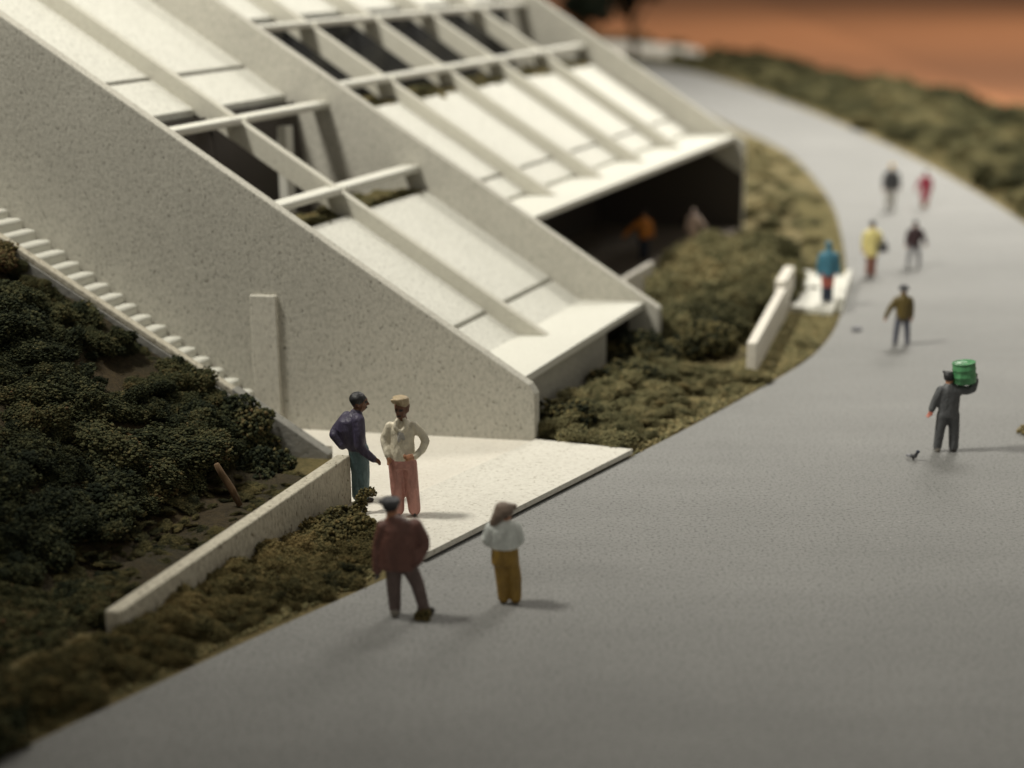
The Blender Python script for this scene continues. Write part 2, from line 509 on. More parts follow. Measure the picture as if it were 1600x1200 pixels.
# ------------------------------------------------------------------ stair along the nearest fin
stair = empty('staircase', P(-9, -0.7, 0), 'narrow pale stair climbing along the nearest fin wall', 'staircase')
tread0 = None
for k in range(34):
    s = -6.85 - 0.345 * k
    z = 1.0 + 0.2415 * k
    if s < -17.5: break
    if tread0 is None:
        tread0 = swbox('tread', s + 0.22, s - 0.30, -1.22, -0.01, z - 0.42, z + 0.06, M_TRIM, stair, 0.095, 4)
        first = tread0.location.copy()
        c0 = P(s, 0, z)
    else:
        t = tread0.copy()
        link(t, stair)
        j = Vector((random.uniform(-.02, .02), 0, random.uniform(-.02, .02)))
        t.location = first + (P(s, 0, z) - c0) + j
zs = lambda s: 1.08 + 0.60 * (-5.91 - s) + (0.03 * max(0, -9 - s))
swbox('stringer', -4.25, SBACK, -1.44, -1.24, lambda s: zs(s) - 0.16, zs, M_LOWWALL, stair, 0.03, 3)
swbox('stringer_base', -4.15, SBACK + 0.1, -1.47, -1.26, lambda s: zs(s) - 1.2, lambda s: zs(s) - 0.163, M_GREYWALL, stair, 0.01)

zw = lambda s: 0.76 + 0.648 * (-5.02 - s)
swbox('wing_wall', -4.0, -6.2, -1.78, -1.50, lambda s: -0.5, zw, M_GREYWALL, stair, 0.03, 3)
# ------------------------------------------------------------------ entrance paving
pave = empty('pavement', P(-1.5, -2.5, 0), 'cream entrance paving in front of the nearest fin wall', None, None, 'structure')
def swpoly(pts): return [tuple(P(s, w).xy) for s, w in pts]
prism('paving_slab', swpoly([(-6.6, -0.004), (-0.02, -0.004), (-1.25, -6.05), (-2.2, -5.2), (-4.2, -1.2), (-6.6, -1.2)]), -0.05, 0.125, M_SLAB, pave, 0.012)
prism('paving_slab', swpoly([(0.0, 0.02), (2.36, -0.38), (0.82, -7.75), (-0.9, -7.1), (-1.235, -6.06), (0.0, -0.012)]), 0.045, 0.165, M_SLABTOP, pave, 0.012)

# ------------------------------------------------------------------ low walls
def low_wall(name, s0, s1, w0, w1, z0a, z1a, z1b, mat, label):
    b4 = [P(s0, w0, z0a), P(s1, w0, z0a), P(s1, w1, z0a), P(s0, w1, z0a)]
    t4 = [P(s0, w0, z1a), P(s1, w0, z1a), P(s1, w1, z1b), P(s0, w1, z1b)]
    o = hexa(name, b4, t4, mat, None, 0.035, 3)
    return tag(o, label, 'low wall')
low_wall('low_wall', -1.90, -2.18, -12.85, -4.98, -0.3, 0.80, 1.13, M_LOWWALL, 'long pitted cream low wall running from the entrance paving to the lower left')
def far_wall(s0, w0, s1, w1, th, z0, z1, label):
    b4 = [P(s0, w0, -0.2), P(s0 - th, w0, -0.2), P(s1 - th, w1, -0.2), P(s1, w1, -0.2)]
    t4 = [P(s0, w0, z0), P(s0 - th, w0, z0), P(s1 - th, w1, z1), P(s1, w1, z1)]
    return tag(hexa('low_wall', b4, t4, M_SLAB, None, 0.03, 3), label, 'low wall')
far_wall(3.12, 7.5, 2.25, 14.6, 0.26, 0.86, 0.95, 'short cream low wall among shrubs, leading to the blue jacket figure')
far_wall(2.20, 14.7, 1.90, 17.2, 0.32, 1.14, 1.14, 'small higher cream wall end at the far paving, beside the blue jacket figure')
low_wall('low_wall', -2.85, -3.05, 14.2, 18.2, -0.2, 0.95, 0.98, M_SLAB, 'cream kerb wall half hidden in shrubs beyond the middle fin')
pave2 = empty('pavement', P(2.4, 18, 0), 'small pale paving at the road edge under the blue jacket figure', None, None, 'structure')
prism('paving_slab', swpoly([(2.2, 15.5), (3.55, 15.1), (2.75, 20.9), (0.9, 21.8), (1.75, 17.4), (2.2, 17.2)]), 0.03, 0.2, M_TRIM, pave2, 0.012)
prism('paving_kerb', swpoly([(3.58, 15.6), (3.78, 15.6), (3.1, 20.3), (2.9, 20.3)]), 0.0, 0.5, M_TRIM, pave2, 0.012)

# ------------------------------------------------------------------ foliage (foam crumbs)
OCT = np.array([(1, 0, 0), (-1, 0, 0), (0, 1, 0), (0, -1, 0), (0, 0, 1), (0, 0, -1)], float)
OCTF = np.array([(0, 2, 4), (2, 1, 4), (1, 3, 4), (3, 0, 4), (2, 0, 5), (1, 2, 5), (3, 1, 5), (0, 3, 5)])
def crumb_obj(name, C, size, tone, mat, parent=None, base=None):
    n = len(C)
    q = RNG.normal(size=(n, 4))
    q /= np.linalg.norm(q, axis=1)[:, None]
    w, x, y, z = q.T
    R = np.empty((n, 3, 3))
    R[:, 0, 0] = 1 - 2 * (y * y + z * z); R[:, 0, 1] = 2 * (x * y - z * w); R[:, 0, 2] = 2 * (x * z + y * w)
    R[:, 1, 0] = 2 * (x * y + z * w); R[:, 1, 1] = 1 - 2 * (x * x + z * z); R[:, 1, 2] = 2 * (y * z - x * w)
    R[:, 2, 0] = 2 * (x * z - y * w); R[:, 2, 1] = 2 * (y * z + x * w); R[:, 2, 2] = 1 - 2 * (x * x + y * y)
    loc = OCT[None] * RNG.uniform(0.45, 1.35, size=(n, 6, 1)) * size[:, None, None]
    verts = np.einsum('nij,nkj->nki', R, loc) + C[:, None, :]
    if base is None:
        base = np.array([C[:, 0].mean(), C[:, 1].mean(), C[:, 2].min()])
    verts = (verts - np.asarray(base)).reshape(-1, 3)
    faces = (OCTF[None] + (np.arange(n) * 6)[:, None, None]).reshape(-1, 3)
    me = bpy.data.meshes.new(name)
    me.vertices.add(len(verts)); me.vertices.foreach_set('co', verts.ravel())
    me.loops.add(len(faces) * 3); me.loops.foreach_set('vertex_index', faces.ravel().astype(np.int32))
    me.polygons.add(len(faces))
    me.polygons.foreach_set('loop_start', np.arange(0, len(faces) * 3, 3, dtype=np.int32))
    me.polygons.foreach_set('loop_total', np.full(len(faces), 3, dtype=np.int32))
    me.update(calc_edges=True)
    a = me.attributes.new('tone', 'FLOAT', 'POINT')
    a.data.foreach_set('value', np.repeat(np.clip(tone, 0, 1), 6).astype(np.float32))
    me.materials.append(mat)
    o = bpy.data.objects.new(name, me)
    link(o, parent)
    pl = wloc(parent) if parent else Vector((0, 0, 0))
    o.location = Vector(base) - pl
    return o
def vnoise(x, y, sc_, seed=0):
    return 0.5 + 0.25 * (np.sin(x * sc_ * 1.3 + seed) * np.cos(y * sc_ * 1.1 - seed * 2.1) + np.sin((x + y) * sc_ * 0.8 + seed * 1.7) * np.cos((x - 1.7 * y) * sc_ * 0.6 + seed))
def lump_crumbs(L, size, dens=1.3, up_only=-0.25, var=0.22):
    """crumbs on the skins of lumps L = rows (x, y, z, rx, rz, tone)"""
    Cs, Ss, Ts = [], [], []
    for x, y, z, r, rz, t in L:
        n = int(dens * 2 * math.pi * r * (r + rz) / 2 / (size * size)) + 3
        d = RNG.normal(size=(n, 3))
        d /= np.linalg.norm(d, axis=1)[:, None]
        d[:, 2] = np.where(d[:, 2] < up_only, -d[:, 2], d[:, 2])
        # knobbly skin
        k = 1 + 0.16 * np.sin(d[:, 0] * 7 + x * 3) * np.sin(d[:, 1] * 6 + y * 2) + RNG.normal(0, 0.07, n)
        c = np.array([x, y, z]) + d * np.array([r, r, rz]) * k[:, None]
        Cs.append(c); Ss.append(size * RNG.uniform(0.45, 1.25, n)); Ts.append(t + RNG.normal(0, var, n) + 0.10 * (k - 1) / 0.16)
    return np.vstack(Cs), np.hstack(Ss), np.hstack(Ts)
PROTO = []
def make_protos():
    for k in range(7):
        # a knobbly clump: a handful of small blobs of unequal size stuck together, with gaps between
        Cs, Ts = [], []
        for q in range(int(RNG.integers(7, 11))):
            dd = RNG.normal(size=3); dd /= np.linalg.norm(dd); dd[2] = abs(dd[2]) * 0.9
            c0 = dd * RNG.uniform(0.35, 0.78)
            r0 = RNG.uniform(0.22, 0.46)
            m_ = int(1150 * r0 * r0 * 4)
            d = RNG.normal(size=(m_, 3)); d /= np.linalg.norm(d, axis=1)[:, None]
            kk = 1 + 0.25 * np.sin(d[:, 0] * 6 + q) * np.sin(d[:, 1] * 7 + 2 * q) + RNG.normal(0, 0.19, m_)
            Cs.append(c0 + d * (r0 * kk)[:, None])
            Ts.append(RNG.normal(0, 0.16, m_) + RNG.normal(0, 0.14))
        Cs, Ts = np.vstack(Cs), np.hstack(Ts)
        n = len(Cs)
        o = crumb_obj('foam_lump', Cs, 0.050 * RNG.uniform(0.3, 1.7, n), np.zeros(n), M_FOAM_OLIVE, None, (0, 0, 0))
        o.data.attributes['tone'].data.foreach_set('value', np.repeat(Ts, 6).astype(np.float32))
        COL.objects.unlink(o)
        PROTO.append(o)
TREES = {}
def lump_tree(mat):
    if mat.name in TREES: return TREES[mat.name]
    if not PROTO: make_protos()
    t = bpy.data.node_groups.new('foam_lumps_' + mat.name, 'GeometryNodeTree')
    t.interface.new_socket('Geometry', in_out='INPUT', socket_type='NodeSocketGeometry')
    t.interface.new_socket('Geometry', in_out='OUTPUT', socket_type='NodeSocketGeometry')
    gi, go = t.nodes.new('NodeGroupInput'), t.nodes.new('NodeGroupOutput')
    j = t.nodes.new('GeometryNodeJoinGeometry')
    for p in PROTO:
        oi = t.nodes.new('GeometryNodeObjectInfo'); oi.inputs['Object'].default_value = p
        oi.inputs['As Instance'].default_value = False
        sm = t.nodes.new('GeometryNodeSetMaterial'); sm.inputs['Material'].default_value = mat
        ti = t.nodes.new('GeometryNodeGeometryToInstance')
        t.links.new(oi.outputs['Geometry'], sm.inputs['Geometry'])
        t.links.new(sm.outputs['Geometry'], ti.inputs['Geometry'])
        t.links.new(ti.outputs['Instances'], j.inputs['Geometry'])
    ip = t.nodes.new('GeometryNodeInstanceOnPoints')
    ip.inputs['Pick Instance'].default_value = True
    t.links.new(gi.outputs[0], ip.inputs['Points'])
    t.links.new(j.outputs[0], ip.inputs['Instance'])
    for nm, ty, so_ in (('variant', 'INT', 'Instance Index'), ('rot', 'FLOAT_VECTOR', 'Rotation'), ('scl', 'FLOAT_VECTOR', 'Scale')):
        na = t.nodes.new('GeometryNodeInputNamedAttribute'); na.data_type = ty; na.inputs['Name'].default_value = nm
        t.links.new(na.outputs['Attribute'], ip.inputs[so_])
    t.links.new(ip.outputs[0], go.inputs[0])
    TREES[mat.name] = t
    return t
def lump_obj(name, L, mat, parent=None):
    """foam lumps, rows (x, y, z, r, rz, tone), as instances on the vertices of one object"""
    L = np.array(L, float)
    base = np.array([L[:, 0].mean(), L[:, 1].mean(), L[:, 2].min()])
    me = bpy.data.meshes.new(name)
    n = len(L)
    me.vertices.add(n); me.vertices.foreach_set('co', (L[:, :3] - base).ravel())
    def at(nm, ty, val, key):
        a = me.attributes.new(nm, ty, 'POINT'); a.data.foreach_set(key, val)
    at('tone', 'FLOAT', L[:, 5].astype(np.float32), 'value')
    at('variant', 'INT', RNG.integers(0, 7, n).astype(np.int32), 'value')
    at('rot', 'FLOAT_VECTOR', np.column_stack([RNG.uniform(-.5, .5, n), RNG.uniform(-.5, .5, n), RNG.uniform(0, 6.28, n)]).astype(np.float32).ravel(), 'vector')
    at('scl', 'FLOAT_VECTOR', np.column_stack([L[:, 3], L[:, 3], L[:, 4]]).astype(np.float32).ravel(), 'vector')
    me.materials.append(mat)
    o = bpy.data.objects.new(name, me)
    link(o, parent)
    o.location = Vector(base) - (wloc(parent) if parent else Vector((0, 0, 0)))
    md = o.modifiers.new('lumps', 'NODES'); md.node_group = lump_tree(mat)
    return o
def in_poly(x, y, poly):
    c = np.zeros(len(x), bool)
    n = len(poly)
    j = n - 1
    for i in range(n):
        xi, yi = poly[i]; xj, yj = poly[j]
        with np.errstate(divide='ignore', invalid='ignore'):
            h = ((yi > y) != (yj > y)) & (x < (xj - xi) * (y - yi) / (yj - yi) + xi)
        c ^= h
        j = i
    return c
def sample_poly(poly, n):
    p = np.array(poly)
    lo, hi = p.min(0), p.max(0)
    out = np.zeros((0, 2))
    while len(out) < n:
        q = RNG.uniform(lo, hi, size=(n * 2, 2))
        out = np.vstack([out, q[in_poly(q[:, 0], q[:, 1], poly)]])
    return out[:n]

def mass(name, poly, n, r, zfun, tone, size, mat, label, cat=None, rz=0.75, dens=1.2, keep=None, toner=0.25, flat=0.0):
    q = sample_poly(poly, n)
    L = []
    for x, y in q:
        v = float(vnoise(np.array(x), np.array(y), 0.9 / (r[1] * 2), 3.0))
        if keep is not None and not keep(x, y): continue
        rr = RNG.uniform(*r) * (0.55 + 0.9 * v)
        t = tone + toner * (float(vnoise(np.array(x), np.array(y), 0.35 / r[1], 1.3)) - 0.5) * 2 + RNG.normal(0, 0.10)
        t = max(t, 0.14)
        L.append((x, y, zfun(x, y) + rr * RNG.uniform(-0.25, 0.35), rr * 1.15, rr * rz, t))
    o = lump_obj(name, L, mat)
    return tag(o, label, cat, None, 'stuff')
def shrub(label, centre, r, h, tone, size, mat, nl=14, dens=1.4, group=None, name='shrub'):
    x0, y0, z0 = centre
    L = []
    for i in range(nl):
        a = RNG.uniform(0, 2 * math.pi)
        d = r * math.sqrt(RNG.uniform(0, 1)) * 0.75
        zz = z0 + h * RNG.uniform(0.1, 0.75) * (1 - 0.45 * d / r)
        rr = r * RNG.uniform(0.28, 0.5)
        L.append((x0 + d * math.cos(a), y0 + d * math.sin(a), zz, rr, rr * 0.8, tone + RNG.normal(0, 0.13)))
    C, S_, T_ = lump_crumbs(L, size, dens, -1.0)
    C[:, 2] = np.maximum(C[:, 2], z0 - 0.02)
    o = crumb_obj(name, C, S_, T_, mat, None, (x0, y0, z0))
    return tag(o, label, 'shrub', group)

# the dark bank
bankpoly = swpoly([(-2.3, -1.7), (-2.3, -13.4), (-1.2, -17.5), (-3.5, -22), (-15, -22), (-16, -1.7), (-5.2, -1.7)])
def bz(x, y):
    s, w = SW(x, y)
    return bank_z(s, w)
def keep_upper(x, y):
    s, w = SW(x, y)
    if s > -5.6 and w > -3.4: return False
    if w > -1.95 and s > -16: return RNG.uniform() < 0.55
    if w < -11.3: return s < -3.2 or RNG.uniform() < 0.5
    return s < -5.0 + RNG.normal(0, 0.18)
def keep_lower(x, y):
    s, w = SW(x, y)
    return s > -5.6 and not (s > -5.3 and w > -3.4)
mass('hillside_foliage', bankpoly, 1250, (0.25, 0.60), bz, 0.33, 0, M_FOAM_DARK, 'dense dark green foam foliage covering the bank below the stair', keep=keep_upper, toner=0.5)
mass('hillside_moss', bankpoly, 5200, (0.08, 0.19), bz, 0.30, 0, M_FOAM_MIX, 'low brown and olive moss on the foot of the bank behind the long low wall', keep=keep_lower, rz=0.38, toner=0.12)

L = []
for k in range(150):
    s_ = RNG.uniform(-15.5, -6.5)
    w_ = -1.62 - abs(RNG.normal(0, 0.28))
    r_ = RNG.uniform(0.14, 0.30)
    p = P(s_, w_)
    L.append((p.x, p.y, zs(s_) - 0.34 - 0.25 * abs(w_ + 1.6) + RNG.uniform(-0.08, 0.08), r_, r_ * 0.85, max(0.15, RNG.normal(0.42, 0.2))))
tag(lump_obj('stairside_foliage', L, M_FOAM_DARK), 'narrow band of dark green and brown foliage pressed against the stair edge', None, None, 'stuff')

# verge between the long low wall and the road
EDGE = [(-10.5, 16.6), (-7.62, 20.77), (-5.88, 23.25), (-4.26, 25.51), (-2.33, 28.05), (-2.2, 29.2)]
vl = [(x - 0.12, y + 0.1) for x, y in EDGE] + [tuple(P(-1.2, -6.1).xy), tuple(P(-1.84, -5.3).xy), tuple(P(-1.84, -12.9).xy), tuple(P(-2.4, -15).xy), tuple(P(-4, -22).xy)]
def road_dist(x, y):
    return float(np.min(np.hypot(INN[:, 0] - x, INN[:, 1] - y)))
INN = np.array(INNER)
def vz(x, y):
    d = road_dist(x, y)
    s, w = SW(x, y)
    df = max(0.0, s + 1.90)
    h = 0.06 + 0.50 * max(0.0, min(1.2, (-6.0 - w) / 6.9))
    return -0.06 + h * max(0.0, d - 0.2) / (d + df)
def keep_v(x, y):
    d = road_dist(x, y)
    return d > 0.36 and RNG.uniform() < min(1.0, 0.25 + d)
def build_verge():
    vs, fs = [], []
    W = np.linspace(-5.2, -22, 60)
    T_ = np.linspace(0, 1, 14)
    for w in W:
        # walk from the low wall to the road edge
        a = P(-1.87 if w > -12.9 else -2.6, w)
        best = min(((Vector((x, y, 0)) - a).length, x, y) for x, y in INNER)
        e = Vector((best[1], best[2], 0))
        for t in T_:
            p = a.lerp(e, float(t))
            vs.append(Vector((p.x, p.y, max(-0.01, vz(p.x, p.y) + 0.05))))
    n = len(T_)
    for j in range(len(W) - 1):
        for i in range(n - 1):
            k = j * n + i
            fs.append((k, k + 1, k + n + 1, k + n))
    return tag(mk('verge', vs, fs, M_SOIL, None, 0, 2, True), 'sloping soil verge below the long low wall', kind='structure')
build_verge()
mass('verge_foliage', vl, 820, (0.12, 0.32), vz, 0.58, 0.05, M_FOAM_MIX, 'olive and brown foam foliage on the verge below the long low wall', keep=keep_v, toner=0.4)
fr = sample_poly(vl, 9000)
fr = np.array([(x, y) for x, y in fr if 0.03 < road_dist(x, y) < 0.6])
o = crumb_obj('verge_flock', np.column_stack([fr, RNG.uniform(-0.02, 0.035, len(fr))]), RNG.uniform(0.02, 0.055, len(fr)), RNG.normal(0.75, 0.2, len(fr)), M_FOAM_OLIVE)
tag(o, 'loose tan flock scattered along the near road edge', None, None, 'stuff')

# verge and garden on the far side of the paving
RIGHT = [(2.75, 35.45), (4.59, 38.29), (6.61, 41.53), (8.31, 44.59), (9.4, 47.6), (9.75, 48.56), (11.24, 54.86), (12.8, 63.66), (13.9, 72.5)]
gp1 = [(x - 0.15, y + 0.05) for x, y in RIGHT[:6]] + swpoly([(2.0, 15.4), (2.3, 7), (0.35, 8), (-0.3, 0.5), (2.2, -0.25)])
def rz_(x, y):
    d = road_dist(x, y)
    return -0.05 + min(0.3, 0.14 * max(0, d - 0.3))
def keep_r(x, y):
    d = road_dist(x, y)
    return d > 0.45 and RNG.uniform() < min(1.0, 0.15 + 0.75 * d)
def clear(x, y):
    s, w = SW(x, y)
    if 1.55 < s < 3.5 and 6.9 < w < 17.5: return False
    if -3.4 < s < -1.9 and 13.5 < w < 19: return False
    return math.hypot(x - 6.75, y - 61.0) > 1.5
def keep_r2(x, y): return keep_r(x, y) and clear(x, y)
mass('garden_foliage', gp1, 620, (0.12, 0.40), rz_, 0.55, 0.062, M_FOAM_OLIVE, 'pale olive foam ground cover between the paving and the road bend', keep=keep_r2, rz=0.6)
gp2 = swpoly([(0.45, 9.4), (2.3, 8), (2.3, 14), (1.6, 17.3), (0.6, 21.5), (-2.7, 27), (-3.1, 25), (-2.6, 18.5), (-2.6, 14), (-0.2, 9.8)])
mass('garden_foliage', gp2, 190, (0.35, 0.85), lambda x, y: 0.22, 0.48, 0.11, M_FOAM_OLIVE, 'mounded olive and brown foam shrubbery between the middle fin and the short low wall', toner=0.5, rz=1.0, keep=clear)
gp3 = [(x - 0.25, y) for x, y in RIGHT[5:]] + [(14.5, 84), (14.0, 96), (12.2, 112), (8.8, 126), (-6, 126)] + swpoly([(-14, 32.5), (-3.1, 32.5), (-3.1, 27), (0.7, 22)])
mass('garden_foliage', gp3, 1500, (0.22, 0.55), lambda x, y: -0.16, 0.6, 0.16, M_FOAM_OLIVE, 'flat olive foam ground cover beyond the far fin wall along the road', toner=0.35, rz=0.5,
     keep=lambda x, y: road_dist(x, y) > 0.7 and clear(x, y))
fr = sample_poly([(x - 0.02, y) for x, y in RIGHT] + [(x - 1.3, y + 0.9) for x, y in reversed(RIGHT)], 16000)
o = crumb_obj('verge_flock', np.column_stack([fr, RNG.uniform(-0.02, 0.04, len(fr))]), RNG.uniform(0.025, 0.07, len(fr)), RNG.normal(0.8, 0.18, len(fr)), M_FOAM_OLIVE)
tag(o, 'loose tan flock along the inner edge of the road bend', None, None, 'stuff')

# far hedge outside the road
OUT_ = [(12.9, 160.6), (16.6, 150.6), (18.8, 136.3), (20.7, 116.3), (21.6, 99.3), (21.9, 83.8), (21.7, 74.6), (21.2, 66.0), (20.5, 58)]
hp = OUT_ + [(26, 57), (27.6, 69), (34, 97), (33.6, 111), (31.2, 126), (28.6, 140), (25, 164), (21.5, 178), (20.0, 170), (18, 163)]
OUTR = np.array(OUTER)
mass('roadside_hedge', hp, 1100, (0.45, 1.05), lambda x, y: -0.2, 0.40, 0.32, M_FOAM_OLIVE, 'long olive foam hedge along the outer edge of the road', toner=0.45, rz=0.85, dens=1.1,
     keep=lambda x, y: np.min(np.hypot(OUTR[:, 0] - x, OUTR[:, 1] - y)) > 1.25)
L = []
for k in range(420):
    j = RNG.integers(0, len(OUT_) - 1); t = RNG.uniform()
    x = OUT_[j][0] * (1 - t) + OUT_[j + 1][0] * t; y = OUT_[j][1] * (1 - t) + OUT_[j + 1][1] * t
    r_ = RNG.uniform(0.3, 0.6)
    L.append((x + 0.30 + abs(RNG.normal(0, 0.45)), y, -0.12, r_, r_ * 0.6, max(0.2, RNG.normal(0.65, 0.2))))
tag(lump_obj('hedge_fringe', L, M_FOAM_OLIVE), 'low tan and olive fringe along the foot of the long roadside hedge', None, None, 'stuff')
hp2 = [(3, 168.5), (9, 165.4), (13.2, 161), (16.3, 157), (17.8, 162), (15, 164.6), (9, 170), (3, 179)]
mass('grass_strip', hp2, 160, (0.4, 0.9), lambda x, y: -0.1, 0.6, 0.3, M_FOAM_OLIVE, 'thin olive grass strip between the road and the pale far path', rz=0.5)
hp3 = [(20.6, 187), (13.2, 200), (5, 205), (-10, 206), (-10, 210), (13, 204.5), (20, 188)]
mass('grass_strip', hp3, 160, (0.4, 1.0), lambda x, y: -0.1, 0.55, 0.35, M_FOAM_OLIVE, 'thin olive grass strip behind the pale far path', rz=0.5)

# single shrubs
shrub('dark green round shrub at the foot of the stair, behind the long low wall', (*P(-5.62, -2.55).xy, 0.25), 0.80, 1.5, 0.42, 0.06, M_FOAM_DARK, 26, 1.5)
shrub('nearly black foam clump added for the dark shadow in the corner between the stair wall and the long low wall', (*P(-4.75, -3.5).xy, 0.05), 0.72, 0.75, 0.12, 0.06, M_FOAM_DARK, 16, 1.5)  # near-black clump stands in for a dark shadow area
shrub('brownish olive shrub behind the brown coat figure at the end of the long low wall', (*P(-1.35, -7.0).xy, 0.0), 0.72, 0.55, 0.5, 0.048, M_FOAM_MIX, 26, 1.5)
shrub('dark shrub against the near corner of the building beside the paving', (*P(0.25, 1.2).xy, 0.0), 0.7, 0.85, 0.25, 0.065, M_FOAM_MIX, 20, 1.5)
shrub('tall dark shrub under the front ledge between two fins', (*P(0.35, 5.2).xy, 0.0), 0.85, 0.7, 0.25, 0.07, M_FOAM_MIX, 22, 1.5)
shrub('blackish shrub in the shaded opening beside the middle fin', (*P(-0.1, 7.7).xy, 0.0), 1.05, 0.9, 0.12, 0.075, M_FOAM_MIX, 22, 1.5)
shrub('reddish brown shrub just beyond the end of the middle fin', (*P(1.1, 9.6).xy, 0.0), 0.95, 1.0, 0.3, 0.085, M_FOAM_MIX, 20, 1.4)
shrub('small yellow olive tuft on the road at the right edge of the picture', (12.2, 36.8, -0.05), 0.5, 0.36, 0.95, 0.05, M_FOAM_OLIVE, 14, 1.3, name='grass_tuft')
shrub('small grassy tuft around the right foot of the brown coat figure', (-1.51, 26.25, -0.03), 0.19, 0.20, 0.7, 0.026, M_FOAM_MIX, 8, 1.1, name='grass_tuft')

# planters in the roof openings
for s0, s1, a, b, zp, pl in PLANTERS:
    n = int((b - a) * 22)
    L = []
    for i in range(n):
        s = RNG.uniform(s1, s0); w = RNG.uniform(a + 0.12, b - 0.12)
        p = P(s, w)
        r = RNG.uniform(0.20, 0.32)
        L.append((p.x, p.y, zp - (0.12 if a < 9 else 0.0), r, r * 0.9, RNG.normal(0.7, 0.2)))
    o = lump_obj('planter_foliage', L, M_FOAM_OLIVE, pl)
    o['kind'] = 'stuff'

# twig by the purple figure and the broken stick on the bank
def tube(name, pts, radii, mat, parent=None, n=8):
    vs, fs = [], []
    pts = [Vector(p) for p in pts]
    for i, p in enumerate(pts):
        d = (pts[min(i + 1, len(pts) - 1)] - pts[max(i - 1, 0)]).normalized()
        a = d.cross(Vector((0.3, 0.9, 0.2))).normalized()
        b = d.cross(a)
        for k in range(n):
            t = 2 * math.pi * k / n
            vs.append(p + radii[i] * (math.cos(t) * a + math.sin(t) * b))
    for i in range(len(pts) - 1):
        for k in range(n):
            fs.append((i * n + k, i * n + (k + 1) % n, (i + 1) * n + (k + 1) % n, (i + 1) * n + k))
    fs.append(tuple(range(n))); fs.append(tuple(range((len(pts) - 1) * n, len(pts) * n)))
    return mk(name, vs, fs, mat, parent, 0, 2, True)
b0 = P(-3.75, -5.95, 0.25)
st = tube('broken_stick', [b0, b0 + Vector((-0.16, 0.05, 0.34)), b0 + Vector((-0.34, 0.1, 0.62)), b0 + Vector((-0.44, 0.05, 0.86))], [0.06, 0.075, 0.07, 0.055], M_STEM)
tag(st, 'short broken brown stick poking out of the bank behind the long low wall', 'stick')
tb = Vector((-3.13, 31.35, 0.1))
tw = empty('twig_plant', tb, 'small sprawling olive twig growing at the low wall end by the teal trousers', 'plant')
tube('stem', [tb, tb + Vector((0.08, -0.05, 0.25)), tb + Vector((0.2, -0.05, 0.42)), tb + Vector((0.34, -0.08, 0.46))], [0.03, 0.025, 0.02, 0.012], M_STEM, tw, 6)
L = [(tb.x + dx, tb.y - 0.06 + RNG.uniform(-.05, .05), tb.z + dz, r, r * .8, 0.45 + RNG.normal(0, .12)) for dx, dz, r in
     [(0.0, 0.1, .12), (0.07, 0.2, .1), (0.16, 0.24, .09), (0.2, 0.44, .11), (0.3, 0.47, .1), (0.37, 0.46, .07), (0.13, 0.38, .09), (-0.05, 0.03, .13), (0.1, 0.06, .12)]]
C, S_, T_ = lump_crumbs(L, 0.034, 1.3, -1.0)
o = crumb_obj('leaves', C, S_, T_, M_FOAM_MIX, tw); o['kind'] = 'stuff'

# far trees
def tree(loc, h, crown_z, r, lean, label, nl):
    t = empty('tree', loc, label, 'tree')
    l = Vector(loc)
    tube('trunk', [l + Vector((0, 0, -0.05)), l + Vector((lean * .3, 0, h * .35)), l + Vector((lean * .7, 0.1, h * .65)), l + Vector((lean, 0, h))], [0.42, 0.3, 0.22, 0.08], M_STEM, t)
    for k in range(4):
        a = k * 1.7 + 0.4
        z0 = h * (0.3 + 0.08 * k)
        b = l + Vector((lean * .4, 0, z0))
        tube('limb', [b, b + Vector((math.cos(a) * r * .3, math.sin(a) * r * .3, h * .18)), b + Vector((math.cos(a) * r * .7, math.sin(a) * r * .7, h * .38))], [0.2, 0.13, 0.04], M_STEM, t, 6)
    L = []
    for i in range(nl):
        d = RNG.normal(size=3); d /= np.linalg.norm(d)
        k = RNG.uniform(0.3, 1.0)
        L.append((l.x + lean + d[0] * r * k, l.y + d[1] * r * k, l.z + crown_z + d[2] * r * 0.75 * k, RNG.uniform(.5, 1.0), RNG.uniform(.35, .7), RNG.uniform(0.1, 0.8)))
    C, S_, T_ = lump_crumbs(L, 0.22, 0.9, -1.0)
    crumb_obj('crown', C, S_, T_, M_FOAM_TREE, t)
tree((12.2, 163.5, 0), 9.0, 7.2, 3.2, -1.0, 'thin dark tree standing on the pale far path at the top of the picture', 46)
tree((6.6, 146, 0), 8.5, 6.3, 2.2, 0.2, 'dark tree partly hidden behind the farthest fin wall', 40)

